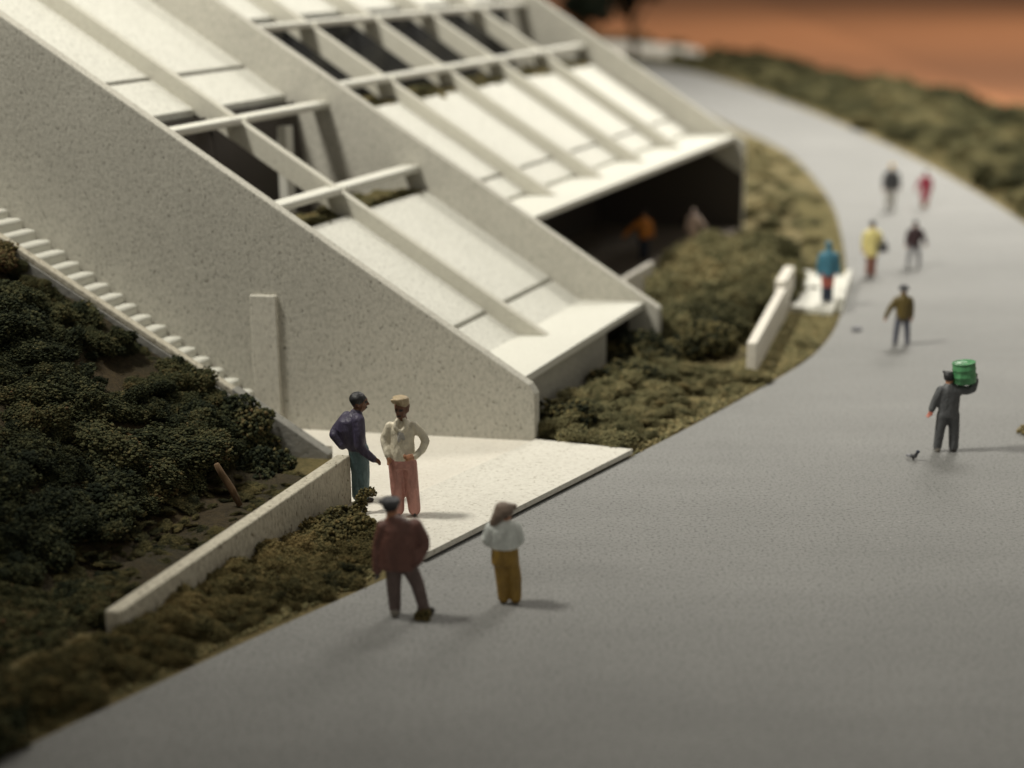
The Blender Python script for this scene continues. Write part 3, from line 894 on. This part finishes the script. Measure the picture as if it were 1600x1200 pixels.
# ------------------------------------------------------------------ painted figures
PAL = {}
def pal(name, col, **k):
    if name not in PAL:
        PAL[name] = paint('paint_' + name, col, **k)
    return name
for n_, c_ in dict(skin_dark=(0.14, 0.06, 0.03), skin_tan=(0.42, 0.20, 0.11), skin_pink=(0.52, 0.17, 0.12), hair_black=(0.018, 0.018, 0.02), eye=(0.02, 0.015, 0.012),
                   purple=(0.048, 0.040, 0.075), teal=(0.10, 0.165, 0.18), cream=(0.66, 0.60, 0.47), pink=(0.42, 0.20, 0.165), browncoat=(0.13, 0.055, 0.042),
                   browntrouser=(0.11, 0.075, 0.068), darkgrey=(0.055, 0.055, 0.06), mustard=(0.26, 0.155, 0.025), white=(0.66, 0.69, 0.66), hatbrown=(0.17, 0.125, 0.095),
                   suit=(0.085, 0.088, 0.092), olive=(0.12, 0.085, 0.02), bluegrey=(0.10, 0.105, 0.135), yellow=(0.72, 0.62, 0.25), rust=(0.26, 0.115, 0.085),
                   plum=(0.045, 0.022, 0.026), midgrey=(0.20, 0.20, 0.22), red=(0.36, 0.03, 0.065), blond=(0.62, 0.43, 0.14), blue=(0.055, 0.19, 0.27), brick=(0.40, 0.11, 0.085),
                   navy=(0.02, 0.03, 0.055), orange=(0.62, 0.22, 0.03), darkgreen=(0.02, 0.045, 0.03), palepink=(0.72, 0.55, 0.47), shoe=(0.03, 0.024, 0.02), shoegrey=(0.22, 0.2, 0.17),
                   capcream=(0.40, 0.31, 0.19), lightgrey=(0.42, 0.40, 0.37)).items():
    pal(n_, c_)

class Fig:
    def __init__(self): self.p = []
    def limb(self, pts, tagname, bias=0.0):       # pts: (x, y, z, r)
        self.p.append(('L', np.array(pts, float), tagname, bias)); return self
    def ell(self, c, r, tagname, bias=0.0, yaw=0.0):
        self.p.append(('E', np.array(c, float), np.array(r, float), tagname, bias, yaw)); return self
    def body(self, rings, tagname, bias=0.0):     # rings: (x, y, z, rx, ry) bottom to top
        self.p.append(('T', np.array(rings, float), tagname, bias)); return self
    def head(self, c, r, yaw, skin, hair, tilt=0.0):
        """c centre, r half height; yaw 0 looks at the camera, + turns to picture right"""
        cx_, cy_, cz_ = c
        f = np.array([math.sin(yaw), -math.cos(yaw)])
        sd = np.array([math.cos(yaw), math.sin(yaw)])
        def at(a, b, z): return (cx_ + sd[0] * a * r + f[0] * b * r, cy_ + sd[1] * a * r + f[1] * b * r, cz_ + z * r)
        self.ell(at(0, 0, 0.15), (r * .74, r * .86, r * .85), skin, 0, yaw)
        self.ell(at(0, 0.22, -0.42), (r * .52, r * .58, r * .56), skin, 0, yaw)
        self.limb([(*at(0, 0.80, 0.18), r * .10), (*at(0, 1.0, -0.16), r * .15)], skin)
        self.ell(at(0.72, -0.05, -0.02), (r * .12, r * .2, r * .26), skin, 0, yaw)
        self.ell(at(-0.72, -0.05, -0.02), (r * .12, r * .2, r * .26), skin, 0, yaw)
        self.ell(at(0, 0.74, 0.34), (r * .48, r * .16, r * .10), skin, 0, yaw)
        for k in (-1, 1):
            self.ell(at(0.30 * k, 0.80, 0.12), (r * .13, r * .1, r * .075), 'eye', -0.012, yaw)
        self.ell(at(0, 0.80, -0.52), (r * .22, r * .1, r * .06), 'eye', -0.008, yaw)
        self.ell(at(0, -0.14, 0.38), (r * .82, r * .88, r * .76), hair, -0.012, yaw)
        self.limb([(*at(0, -0.1, -0.6), r * .45), (*at(0, -0.25, -1.35), r * .48)], skin)
        return self
    def hand(self, c, d, side, s, skin):
        """c wrist, d towards the fingers, side towards the thumb, s hand length"""
        c = np.array(c, float); d = np.array(d, float); d /= np.linalg.norm(d)
        side = np.array(side, float); side -= d * side.dot(d); side /= np.linalg.norm(side)
        nrm = np.cross(d, side)
        self.limb([(*c, s * .18), (*(c + d * s * .28), s * .22), (*(c + d * s * .5), s * .21)], skin)
        for i, (o_, l_) in enumerate([(0.20, .42), (0.07, .48), (-0.07, .45), (-0.20, .36)]):
            b_ = c + d * s * .48 + side * s * o_
            m_ = b_ + d * s * l_ * .5 + nrm * s * .05
            e_ = m_ + d * s * l_ * .35 + nrm * s * .18
            self.limb([(*b_, s * .085), (*m_, s * .08), (*e_, s * .065)], skin)
        b_ = c + d * s * .15 + side * s * .16
        self.limb([(*b_, s * .09), (*(b_ + side * s * .16 + d * s * .16), s * .085), (*(b_ + side * s * .16 + d * s * .38), s * .07)], skin)
        return self
    # ---- meshing
    def mesh(self, name, voxel, smooth=3):
        bm = bmesh.new()
        for pr_ in self.p:
            if pr_[0] == 'L':
                pts = pr_[1]
                for i in range(len(pts)):
                    mt_ = Matrix.Translation(pts[i][:3])
                    bmesh.ops.create_icosphere(bm, subdivisions=2, radius=max(pts[i][3], 1e-3), matrix=mt_)
                    if i:
                        a, b = Vector(pts[i - 1][:3]), Vector(pts[i][:3])
                        d = b - a
                        if d.length < 1e-5: continue
                        M_ = Matrix.Translation((a + b) / 2) @ d.to_track_quat('Z', 'Y').to_matrix().to_4x4()
                        bmesh.ops.create_cone(bm, cap_ends=True, segments=14, radius1=pts[i - 1][3], radius2=pts[i][3], depth=d.length, matrix=M_)
            elif pr_[0] == 'E':
                _, c, r, t_, b_, yaw = pr_
                M_ = Matrix.Translation(c) @ Matrix.Rotation(yaw, 4, 'Z') @ Matrix.Diagonal((*r, 1))
                bmesh.ops.create_icosphere(bm, subdivisions=3, radius=1.0, matrix=M_)
            else:
                R = pr_[1]
                n = 20
                rows = []
                for (x, y, z, rx, ry) in R:
                    rows.append([bm.verts.new((x + rx * math.cos(2 * math.pi * k / n), y + ry * math.sin(2 * math.pi * k / n), z)) for k in range(n)])
                for i in range(len(rows) - 1):
                    for k in range(n):
                        bm.faces.new((rows[i][k], rows[i][(k + 1) % n], rows[i + 1][(k + 1) % n], rows[i + 1][k]))
                bm.faces.new(list(reversed(rows[0]))); bm.faces.new(rows[-1])
        me = bpy.data.meshes.new(name)
        bm.to_mesh(me); bm.free()
        o = bpy.data.objects.new(name, me)
        COL.objects.link(o)
        r = o.modifiers.new('remesh', 'REMESH'); r.mode = 'VOXEL'; r.voxel_size = voxel
        s = o.modifiers.new('smooth', 'SMOOTH'); s.factor = 0.5; s.iterations = smooth
        dg = bpy.context.evaluated_depsgraph_get()
        out = bpy.data.meshes.new_from_object(o.evaluated_get(dg))
        bpy.data.objects.remove(o); bpy.data.meshes.remove(me)
        out.name = name
        # paint: nearest primitive
        nf = len(out.polygons)
        c = np.empty(nf * 3); out.polygons.foreach_get('center', c); c = c.reshape(-1, 3)
        best = np.full(nf, 1e9); idx = np.zeros(nf, np.int32)
        mats = []
        for pr_ in self.p:
            if pr_[0] == 'L':
                d = np.full(nf, 1e9); pts = pr_[1]; t_, b_ = pr_[2], pr_[3]
                for i in range(len(pts) - 1):
                    a, e = pts[i], pts[i + 1]
                    ab = e[:3] - a[:3]
                    t = np.clip(((c - a[:3]) @ ab) / max(ab @ ab, 1e-9), 0, 1)
                    d = np.minimum(d, np.linalg.norm(c - a[:3] - t[:, None] * ab, axis=1) - (a[3] + t * (e[3] - a[3])))
            elif pr_[0] == 'E':
                _, ce, rr, t_, b_, yaw = pr_
                q = c - ce
                q = np.column_stack([q[:, 0] * math.cos(yaw) + q[:, 1] * math.sin(yaw), -q[:, 0] * math.sin(yaw) + q[:, 1] * math.cos(yaw), q[:, 2]])
                d = (np.linalg.norm(q / rr, axis=1) - 1) * rr.min()
            else:
                R, t_, b_ = pr_[1], pr_[2], pr_[3]
                z = np.clip(c[:, 2], R[0, 2], R[-1, 2])
                ip = [np.interp(z, R[:, 2], R[:, j]) for j in (0, 1, 3, 4)]
                d = (np.hypot((c[:, 0] - ip[0]) / ip[2], (c[:, 1] - ip[1]) / ip[3]) - 1) * np.minimum(ip[2], ip[3])
                d = np.maximum(d, np.abs(c[:, 2] - z))
            d = d + b_
            if t_ not in mats: mats.append(t_)
            k = d < best
            best[k] = d[k]; idx[k] = mats.index(t_)
        out.materials.clear()
        for t_ in mats: out.materials.append(PAL[t_])
        out.polygons.foreach_set('material_index', idx)
        out.polygons.foreach_set('use_smooth', np.ones(nf, bool))
        return out
    def place(self, name, loc, voxel, label=None, cat=None, group=None, parent=None, smooth=3, rotz=0.0):
        me = self.mesh(name, voxel, smooth)
        o = bpy.data.objects.new(name, me)
        link(o, parent)
        o.location = loc
        o.rotation_euler.z = rotz
        return tag(o, label, cat, group)
GRP = 'painted miniature figures'
def shoes(f, xl, xr, y, s, tagname, yaw=0.0, zl=0.0):
    for x in (xl, xr):
        f.limb([(x - math.sin(yaw) * s * .4, y + math.cos(yaw) * s * .4, s * .32, s * .34), (x + math.sin(yaw) * s * .75, y - math.cos(yaw) * s * .75, s * .26, s * .28)], tagname)

# 1 cream jumper, hands at the belt
f = Fig()
f.head((0.03, -0.03, 2.17), 0.185, -0.35, 'skin_dark', 'skin_dark')
f.body([(0.02, 0, 1.16, .26, .18), (0.02, 0, 1.3, .255, .185), (0.02, 0, 1.55, .24, .165), (0.03, 0, 1.76, .265, .165), (0.03, 0.01, 1.88, .20, .13), (0.02, 0.02, 1.97, .10, .09)], 'cream')
f.limb([(-.06, -.13, 1.98, .045), (-.10, -.16, 1.86, .05), (.0, -.18, 1.76, .03)], 'cream'); f.limb([(.10, -.12, 1.98, .045), (.12, -.16, 1.86, .05), (.02, -.18, 1.76, .03)], 'cream')
f.limb([(-.01, -.19, 1.74, .028), (-.04, -.19, 1.58, .024)], 'lightgrey', -0.01); f.limb([(.02, -.19, 1.72, .026), (.06, -.19, 1.62, .022)], 'lightgrey', -0.01)
f.limb([(-.21, 0, 1.83, .095), (-.33, 0.03, 1.58, .08), (-.32, -.02, 1.48, .075), (-.26, -.12, 1.28, .065)], 'cream')
f.hand((-.26, -.13, 1.27), (.2, -.1, -.9), (.5, -.8, 0), 0.2, 'skin_tan')
f.limb([(.25, 0, 1.83, .10), (.41, 0.02, 1.66, .088), (.48, 0.0, 1.52, .085), (.42, -.08, 1.38, .078), (.28, -.18, 1.26, .065)], 'cream')
f.hand((.28, -.19, 1.26), (-1, -.15, -.15), (0, -.3, 1), 0.24, 'skin_tan')
f.body([(0.02, 0, 1.0, .27, .19), (0.02, 0, 1.2, .265, .18)], 'pink')
f.limb([(-.11, 0, 1.08, .155), (-.10, -.02, .6, .135), (-.08, 0, .12, .115)], 'pink'); f.limb([(.15, 0, 1.08, .155), (.19, -.02, .6, .14), (.23, 0, .12, .125)], 'pink')
shoes(f, -.08, .24, 0, .13, 'shoe')
ps = f.place('person', (-2.17, 31.05, 0.165), 0.021, 'figure in cream jumper, pink trousers and peaked cap, hands at the belt, on the paving', 'person', GRP)
c = Fig()
c.body([(0.04, -.01, 2.23, .138, .155), (0.04, -.01, 2.32, .142, .158), (0.02, -.03, 2.40, .155, .17), (0.0, -.04, 2.425, .15, .165), (0.0, -.04, 2.44, .11, .12)], 'capcream')
c.limb([(-.11, -.14, 2.33, .028), (-.15, -.18, 2.40, .03), (.02, -.20, 2.40, .03), (.04, -.18, 2.32, .028)], 'capcream')
c.place('cap', (0, 0, 0), 0.02, parent=ps, smooth=2)

# 2 purple jumper, leaning over the end of the low wall
f = Fig()
f.head((0.06, 0.0, 2.08), 0.195, 1.45, 'skin_dark', 'hair_black')
f.body([(0.0, 0, 1.10, .20, .20), (-.06, 0, 1.3, .24, .21), (-.13, 0, 1.52, .285, .22), (-.10, 0, 1.72, .26, .21), (-.02, 0, 1.86, .14, .13), (0.02, 0, 1.94, .10, .10)], 'purple')
f.limb([(-.20, .12, 1.74, .13), (-.42, .10, 1.48, .115), (-.46, .05, 1.40, .11), (-.30, .0, 1.18, .09)], 'purple')
f.limb([(.05, -.17, 1.76, .135), (.08, -.24, 1.50, .12), (.07, -.26, 1.24, .105), (.16, -.26, 1.13, .095), (.34, -.26, .97, .075)], 'purple')
f.hand((.34, -.26, .97), (.8, 0, -.45), (0.2, -.4, .6), 0.20, 'skin_dark')
f.limb([(-.05, .02, 1.15, .15), (-.02, 0, .6, .125), (-.04, 0, .12, .105)], 'teal'); f.limb([(.10, -.05, 1.12, .14), (.12, -.05, .6, .12), (.10, -.02, .12, .105)], 'teal')
f.limb([(-.04, 0, .05, .06), (.12, 0, .045, .05)], 'shoe'); f.limb([(.10, -.04, .05, .06), (.26, -.04, .045, .05)], 'shoe')
f.place('person', (-3.12, 32.05, 0.125), 0.021, 'figure in dark purple jumper and teal trousers leaning over the low wall end', 'person', GRP)

# 3 brown coat, back to us
f = Fig()
f.head((-.17, .02, 1.93), 0.165, 2.6, 'skin_tan', 'hair_black')
f.body([(-.09, 0, .86, .33, .21), (-.08, 0, 1.05, .345, .22), (-.05, 0, 1.35, .345, .21), (-.03, 0, 1.58, .32, .19), (-.08, 0, 1.72, .20, .14), (-.14, 0, 1.80, .11, .10)], 'browncoat')
f.limb([(-.30, 0, 1.60, .125), (-.40, .02, 1.25, .11), (-.42, .0, 1.0, .10), (-.43, -.02, .84, .085)], 'browncoat')
f.hand((-.43, -.02, .84), (0, 0, -1), (.4, -.8, 0), 0.2, 'darkgrey')
f.limb([(.22, 0, 1.62, .13), (.35, .02, 1.36, .12), (.36, .0, 1.24, .11), (.24, -.1, 1.02, .10)], 'browncoat')
f.limb([(-.15, 0, .95, .15), (-.16, 0, .5, .125), (-.15, .02, .12, .105)], 'browntrouser'); f.limb([(.08, 0, .95, .15), (.24, .04, .55, .12), (.34, -.02, .16, .10)], 'browntrouser')
f.limb([(-.15, -.04, .07, .085), (-.15, .16, .06, .07)], 'shoegrey'); f.limb([(.30, 0, .08, .085), (.46, .05, .07, .07)], 'shoe')
ps = f.place('person', (-1.87, 26.36, 0.0), 0.021, 'figure in dark brown coat and cap seen from behind, nearest to us', 'person', GRP)
c = Fig()
c.body([(-.17, .01, 1.99, .15, .155), (-.17, .01, 2.05, .165, .17), (-.17, .01, 2.10, .14, .14), (-.17, .01, 2.115, .08, .08)], 'darkgrey')
c.body([(-.27, .09, 2.0, .13, .12), (-.27, .09, 2.03, .13, .12)], 'darkgrey')
c.place('cap', (0, 0, 0), 0.02, parent=ps, smooth=2)

# 4 white shirt, mustard trousers, floppy hat
f = Fig()
f.head((-.04, .02, 1.60), 0.155, 2.3, 'skin_tan', 'hair_black')
f.body([(-.05, 0, 1.02, .235, .17), (-.06, 0, 1.18, .255, .18), (-.08, 0, 1.35, .25, .17), (-.07, 0, 1.45, .20, .13), (-.05, 0, 1.52, .10, .09)], 'white')
f.limb([(-.27, 0, 1.38, .115), (-.35, .03, 1.16, .105), (-.30, .12, 1.06, .09), (-.10, .2, 1.10, .07)], 'white'); f.limb([(.13, 0, 1.39, .11), (.20, .03, 1.17, .10), (.17, .12, 1.06, .085), (.02, .2, 1.12, .07)], 'white')
f.hand((-.10, .2, 1.10), (1, .1, .1), (0, .2, 1), 0.15, 'skin_tan'); f.hand((.02, .2, 1.12), (-1, .1, .0), (0, .2, 1), 0.15, 'skin_tan')
f.body([(-.04, 0, .72, .245, .18), (-.045, 0, .9, .24, .175), (-.05, 0, 1.06, .225, .165)], 'mustard')
f.limb([(-.13, 0, .8, .13), (-.10, 0, .45, .115), (-.08, 0, .1, .10)], 'mustard'); f.limb([(.06, 0, .8, .135), (.12, 0, .45, .12), (.13, 0, .1, .105)], 'mustard')
f.limb([(-.08, -.02, .05, .06), (-.07, .14, .045, .05)], 'shoe'); f.limb([(.13, -.02, .05, .06), (.15, .14, .045, .05)], 'shoe')
ps = f.place('person', (-0.10, 26.89, 0.0), 0.021, 'figure in white shirt, mustard trousers and floppy brown hat seen from behind', 'person', GRP)
c = Fig()
c.body([(-.06, .0, 1.62, .17, .17), (-.06, .0, 1.72, .165, .165), (-.07, .0, 1.80, .12, .12), (-.07, .0, 1.83, .06, .06)], 'hatbrown')
c.limb([(-.14, -.05, 1.62, .12), (-.22, -.05, 1.50, .085), (-.29, -.04, 1.42, .04)], 'hatbrown')
c.limb([(.02, .05, 1.72, .09), (.12, .06, 1.73, .06)], 'hatbrown')
c.place('hat', (0, 0, 0), 0.02, parent=ps, smooth=2)

# 5 grey suit carrying a green drum on the shoulder
f = Fig()
f.head((-.02, .02, 1.68), 0.15, 2.6, 'skin_tan', 'hair_black')
f.limb([(-.08, .02, 1.78, .06), (-.15, .03, 1.83, .035)], 'hair_black')
f.body([(0, 0, .80, .245, .16), (0, 0, .95, .23, .15), (0, 0, 1.2, .24, .15), (0.0, 0, 1.4, .25, .14), (0, 0, 1.5, .16, .11), (0, 0, 1.57, .10, .09)], 'suit')
f.limb([(-.19, 0, 1.42, .105), (-.31, .02, 1.15, .09), (-.38, -.02, .98, .075)], 'suit')
f.hand((-.385, -.02, .97), (-.35, -.1, -.9), (.5, -.7, 0), 0.21, 'skin_pink')
f.limb([(.19, 0, 1.42, .11), (.38, .0, 1.40, .10), (.50, .0, 1.44, .095), (.56, .02, 1.62, .075)], 'suit')
f.hand((.56, .02, 1.62), (-.05, .1, 1), (-.9, 0, .1), 0.2, 'suit')
f.limb([(-.12, 0, .86, .135), (-.17, 0, .45, .11), (-.20, 0, .10, .095)], 'suit'); f.limb([(.12, 0, .86, .135), (.15, 0, .45, .12), (.16, 0, .10, .11)], 'suit')
f.limb([(-.20, -.05, .05, .065), (-.21, .13, .05, .055)], 'shoegrey'); f.limb([(.16, -.04, .05, .07), (.18, .14, .05, .06)], 'shoe')
f.place('person', (9.68, 35.53, 0.0), 0.022, 'figure in dark grey suit carrying the green drum on one shoulder', 'person', GRP)
M_GREEN = paint('paint_green', (0.075, 0.25, 0.105), 0.3, 0.25, 5.0)
bo = Vector((9.68 + .32, 35.50, 1.58))
bk = empty('drum', bo, 'bright green metal drum held on the shoulder of the grey suit figure', 'drum')
def lathe(name, prof, c, mat, parent, tilt=0.0, n=28):
    vs, fs = [], []
    R = Matrix.Rotation(tilt, 3, 'Y')
    for r, z in prof:
        for k in range(n):
            vs.append(c + R @ Vector((r * math.cos(2 * math.pi * k / n), r * math.sin(2 * math.pi * k / n), z)))
    for i in range(len(prof) - 1):
        for k in range(n):
            fs.append((i * n + k, i * n + (k + 1) % n, (i + 1) * n + (k + 1) % n, (i + 1) * n + k))
    fs.append(tuple(range(n))); fs.append(tuple(range((len(prof) - 1) * n, len(prof) * n)))
    o = mk(name, vs, fs, mat, parent, 0, 2, False)
    for p in o.data.polygons: p.use_smooth = len(p.vertices) == 4
    return o
lathe('shell', [(.20, 0), (.24, .015), (.25, .04), (.25, .15), (.262, .165), (.25, .18), (.25, .31), (.262, .325), (.25, .34), (.25, .44), (.235, .455)], bo, M_GREEN, bk, -0.12)
lathe('rim', [(.225, .452), (.258, .453), (.258, .475), (.238, .478), (.23, .462), (.05, .46)], bo, M_GREEN, bk, -0.12)

# simpler, farther figures
def walker(loc, h, coat, legs, hair, skin, label, hat=None, arm_l=0.10, arm_r=0.06, skirt=False, shoe='shoe', yaw=math.pi, spread=.09, coat_low=.44, shin=None):
    k = h
    f = Fig()
    f.head((0, 0, .915 * k), .068 * k, yaw, skin, hair)
    f.body([(0, 0, (coat_low) * k, .112 * k, .085 * k), (0, 0, .55 * k, .115 * k, .085 * k), (0, 0, .70 * k, .125 * k, .085 * k), (0, 0, .78 * k, .115 * k, .075 * k), (0, 0, .825 * k, .07 * k, .055 * k), (0, 0, .86 * k, .05 * k, .045 * k)], coat)
    for sgn, a in ((-1, arm_l), (1, arm_r)):
        f.limb([(sgn * .11 * k, 0, .76 * k, .055 * k), (sgn * (.14 + a * .5) * k, .01, .62 * k, .048 * k), (sgn * (.14 + a) * k, -.02, .49 * k, .038 * k)], coat)
        f.hand((sgn * (.14 + a) * k, -.02, .49 * k), (sgn * .2, -.1, -1), (-sgn * .3, -.8, 0), .10 * k, skin)
    if skirt:
        f.body([(0, 0, .22 * k, .125 * k, .11 * k), (0, 0, .36 * k, .12 * k, .10 * k), (0, 0, .5 * k, .10 * k, .085 * k)], coat)
    for sgn in (-1, 1):
        f.limb([(sgn * .055 * k, 0, .48 * k, .062 * k), (sgn * spread * .85 * k, 0, .26 * k, .052 * k), (sgn * spread * k, 0, .05 * k, .042 * k)], legs)
        f.limb([(sgn * spread * k, -.02 * k * math.cos(yaw), .03 * k, .032 * k), (sgn * spread * k + .05 * k * math.sin(yaw), -.07 * k * math.cos(yaw), .027 * k, .026 * k)], shoe)
        if shin: f.limb([(sgn * spread * .9 * k, 0, .22 * k, .05 * k), (sgn * spread * k, 0, .05 * k, .044 * k)], shin, -0.02)
    ps = f.place('person', loc, 0.03, label, 'person', GRP, smooth=2)
    if hat:
        c = Fig()
        c.body([(0, 0, .935 * k, .10 * k, .10 * k), (0, 0, .95 * k, .10 * k, .10 * k), (0, 0, .955 * k, .068 * k, .072 * k), (0, 0, 1.0 * k, .06 * k, .064 * k), (0, 0, 1.01 * k, .035 * k, .035 * k)], hat)
        c.place('hat', (0, 0, 0), 0.022, parent=ps, smooth=1)
    return ps
walker((10.98, 45.63, 0), 1.74, 'olive', 'bluegrey', 'hair_black', 'skin_tan', 'figure in olive jacket, grey trousers and dark hat walking down the road', hat='darkgrey', arm_l=.13, arm_r=0.0, spread=.10)
walker((12.24, 55.71, 0), 1.95, 'yellow', 'rust', 'hair_black', 'skin_tan', 'figure in long yellow coat on the road, dark bag at the side', arm_l=0.0, arm_r=0.02, skirt=False, coat_low=.36, yaw=2.4, spread=.05)
walker((14.06, 57.25, 0), 1.70, 'plum', 'midgrey', 'hair_black', 'skin_tan', 'figure in dark plum jacket and grey trousers beside the yellow coat', arm_l=.02, arm_r=.09, spread=.11)
walker((16.05, 69.9, 0), 2.05, 'darkgrey', 'lightgrey', 'blond', 'skin_tan', 'far figure with blond hair and dark grey top', arm_l=.0, arm_r=.02, spread=.06, shoe='lightgrey')
walker((17.70, 70.7, 0), 1.62, 'red', 'skin_tan', 'plum', 'skin_tan', 'far figure in a crimson dress, farthest right on the road', arm_l=.10, arm_r=.0, skirt=True, spread=.04, shoe='shoe')
walker((9.80, 50.6, 0.2), 1.95, 'blue', 'brick', 'blue', 'blue', 'figure in hooded blue jacket and red shorts on the small far paving', arm_l=0.0, arm_r=0.02, spread=.05, yaw=2.2, shin='navy')
walker((4.75, 58.6, 0.1), 1.80, 'orange', 'navy', 'hair_black', 'skin_tan', 'figure in orange top standing in shade under the roof edge', arm_l=.26, arm_r=0.02, spread=.06, yaw=-1.2)
walker((6.75, 60.9, 0.1), 1.5, 'palepink', 'palepink', 'palepink', 'palepink', 'pale pink figure half hidden in shrubs under the roof edge', arm_l=0.02, arm_r=0.16, spread=.05, yaw=0.3)

# dark bag of the yellow coat figure
bg_ = empty('handbag', (12.60, 55.60, 0.86), 'dark handbag carried by the yellow coat figure', 'handbag')
f = Fig(); f.body([(0, 0, .0, .17, .08), (0, 0, .05, .19, .09), (0, 0, .26, .15, .07), (0, 0, .30, .12, .05)], 'darkgrey')
f.place('bag_body', (0, 0, 0), 0.025, parent=bg_)
f = Fig(); f.limb([(-.09, 0, .28, .02), (-.06, 0, .40, .02), (.06, 0, .40, .02), (.09, 0, .28, .02)], 'darkgrey')
f.place('handle', (0, 0, 0), 0.015, parent=bg_, smooth=1)

# pigeon and a pebble on the road
f = Fig()
f.ell((0, 0, .09), (.055, .09, .05), 'darkgrey'); f.limb([(0, -.05, .12, .04), (-.01, -.09, .19, .032)], 'darkgrey'); f.ell((-.01, -.10, .215), (.034, .042, .034), 'navy')
f.limb([(-.01, -.13, .21, .014), (-.01, -.16, .20, .006)], 'midgrey'); f.limb([(0, .07, .09, .04), (0.06, .19, .06, .022)], 'midgrey')
f.limb([(-.02, 0, .06, .012), (-.025, 0, .0, .012)], 'shoe'); f.limb([(.02, 0, .06, .012), (.025, 0, .0, .012)], 'shoe')
f.place('pigeon', (8.80, 34.9, 0.0), 0.009, 'tiny dark pigeon on the road near the grey suit figure', 'bird', rotz=0.9)
rk = Fig(); rk.ell((0, 0, .06), (.16, .12, .09), 'midgrey'); rk.ell((.06, .03, .08), (.1, .1, .07), 'midgrey')
rk.place('pebble', (10.1, 47.5, 0), 0.02, 'small grey pebble on the road left of the olive jacket figure', 'pebble')
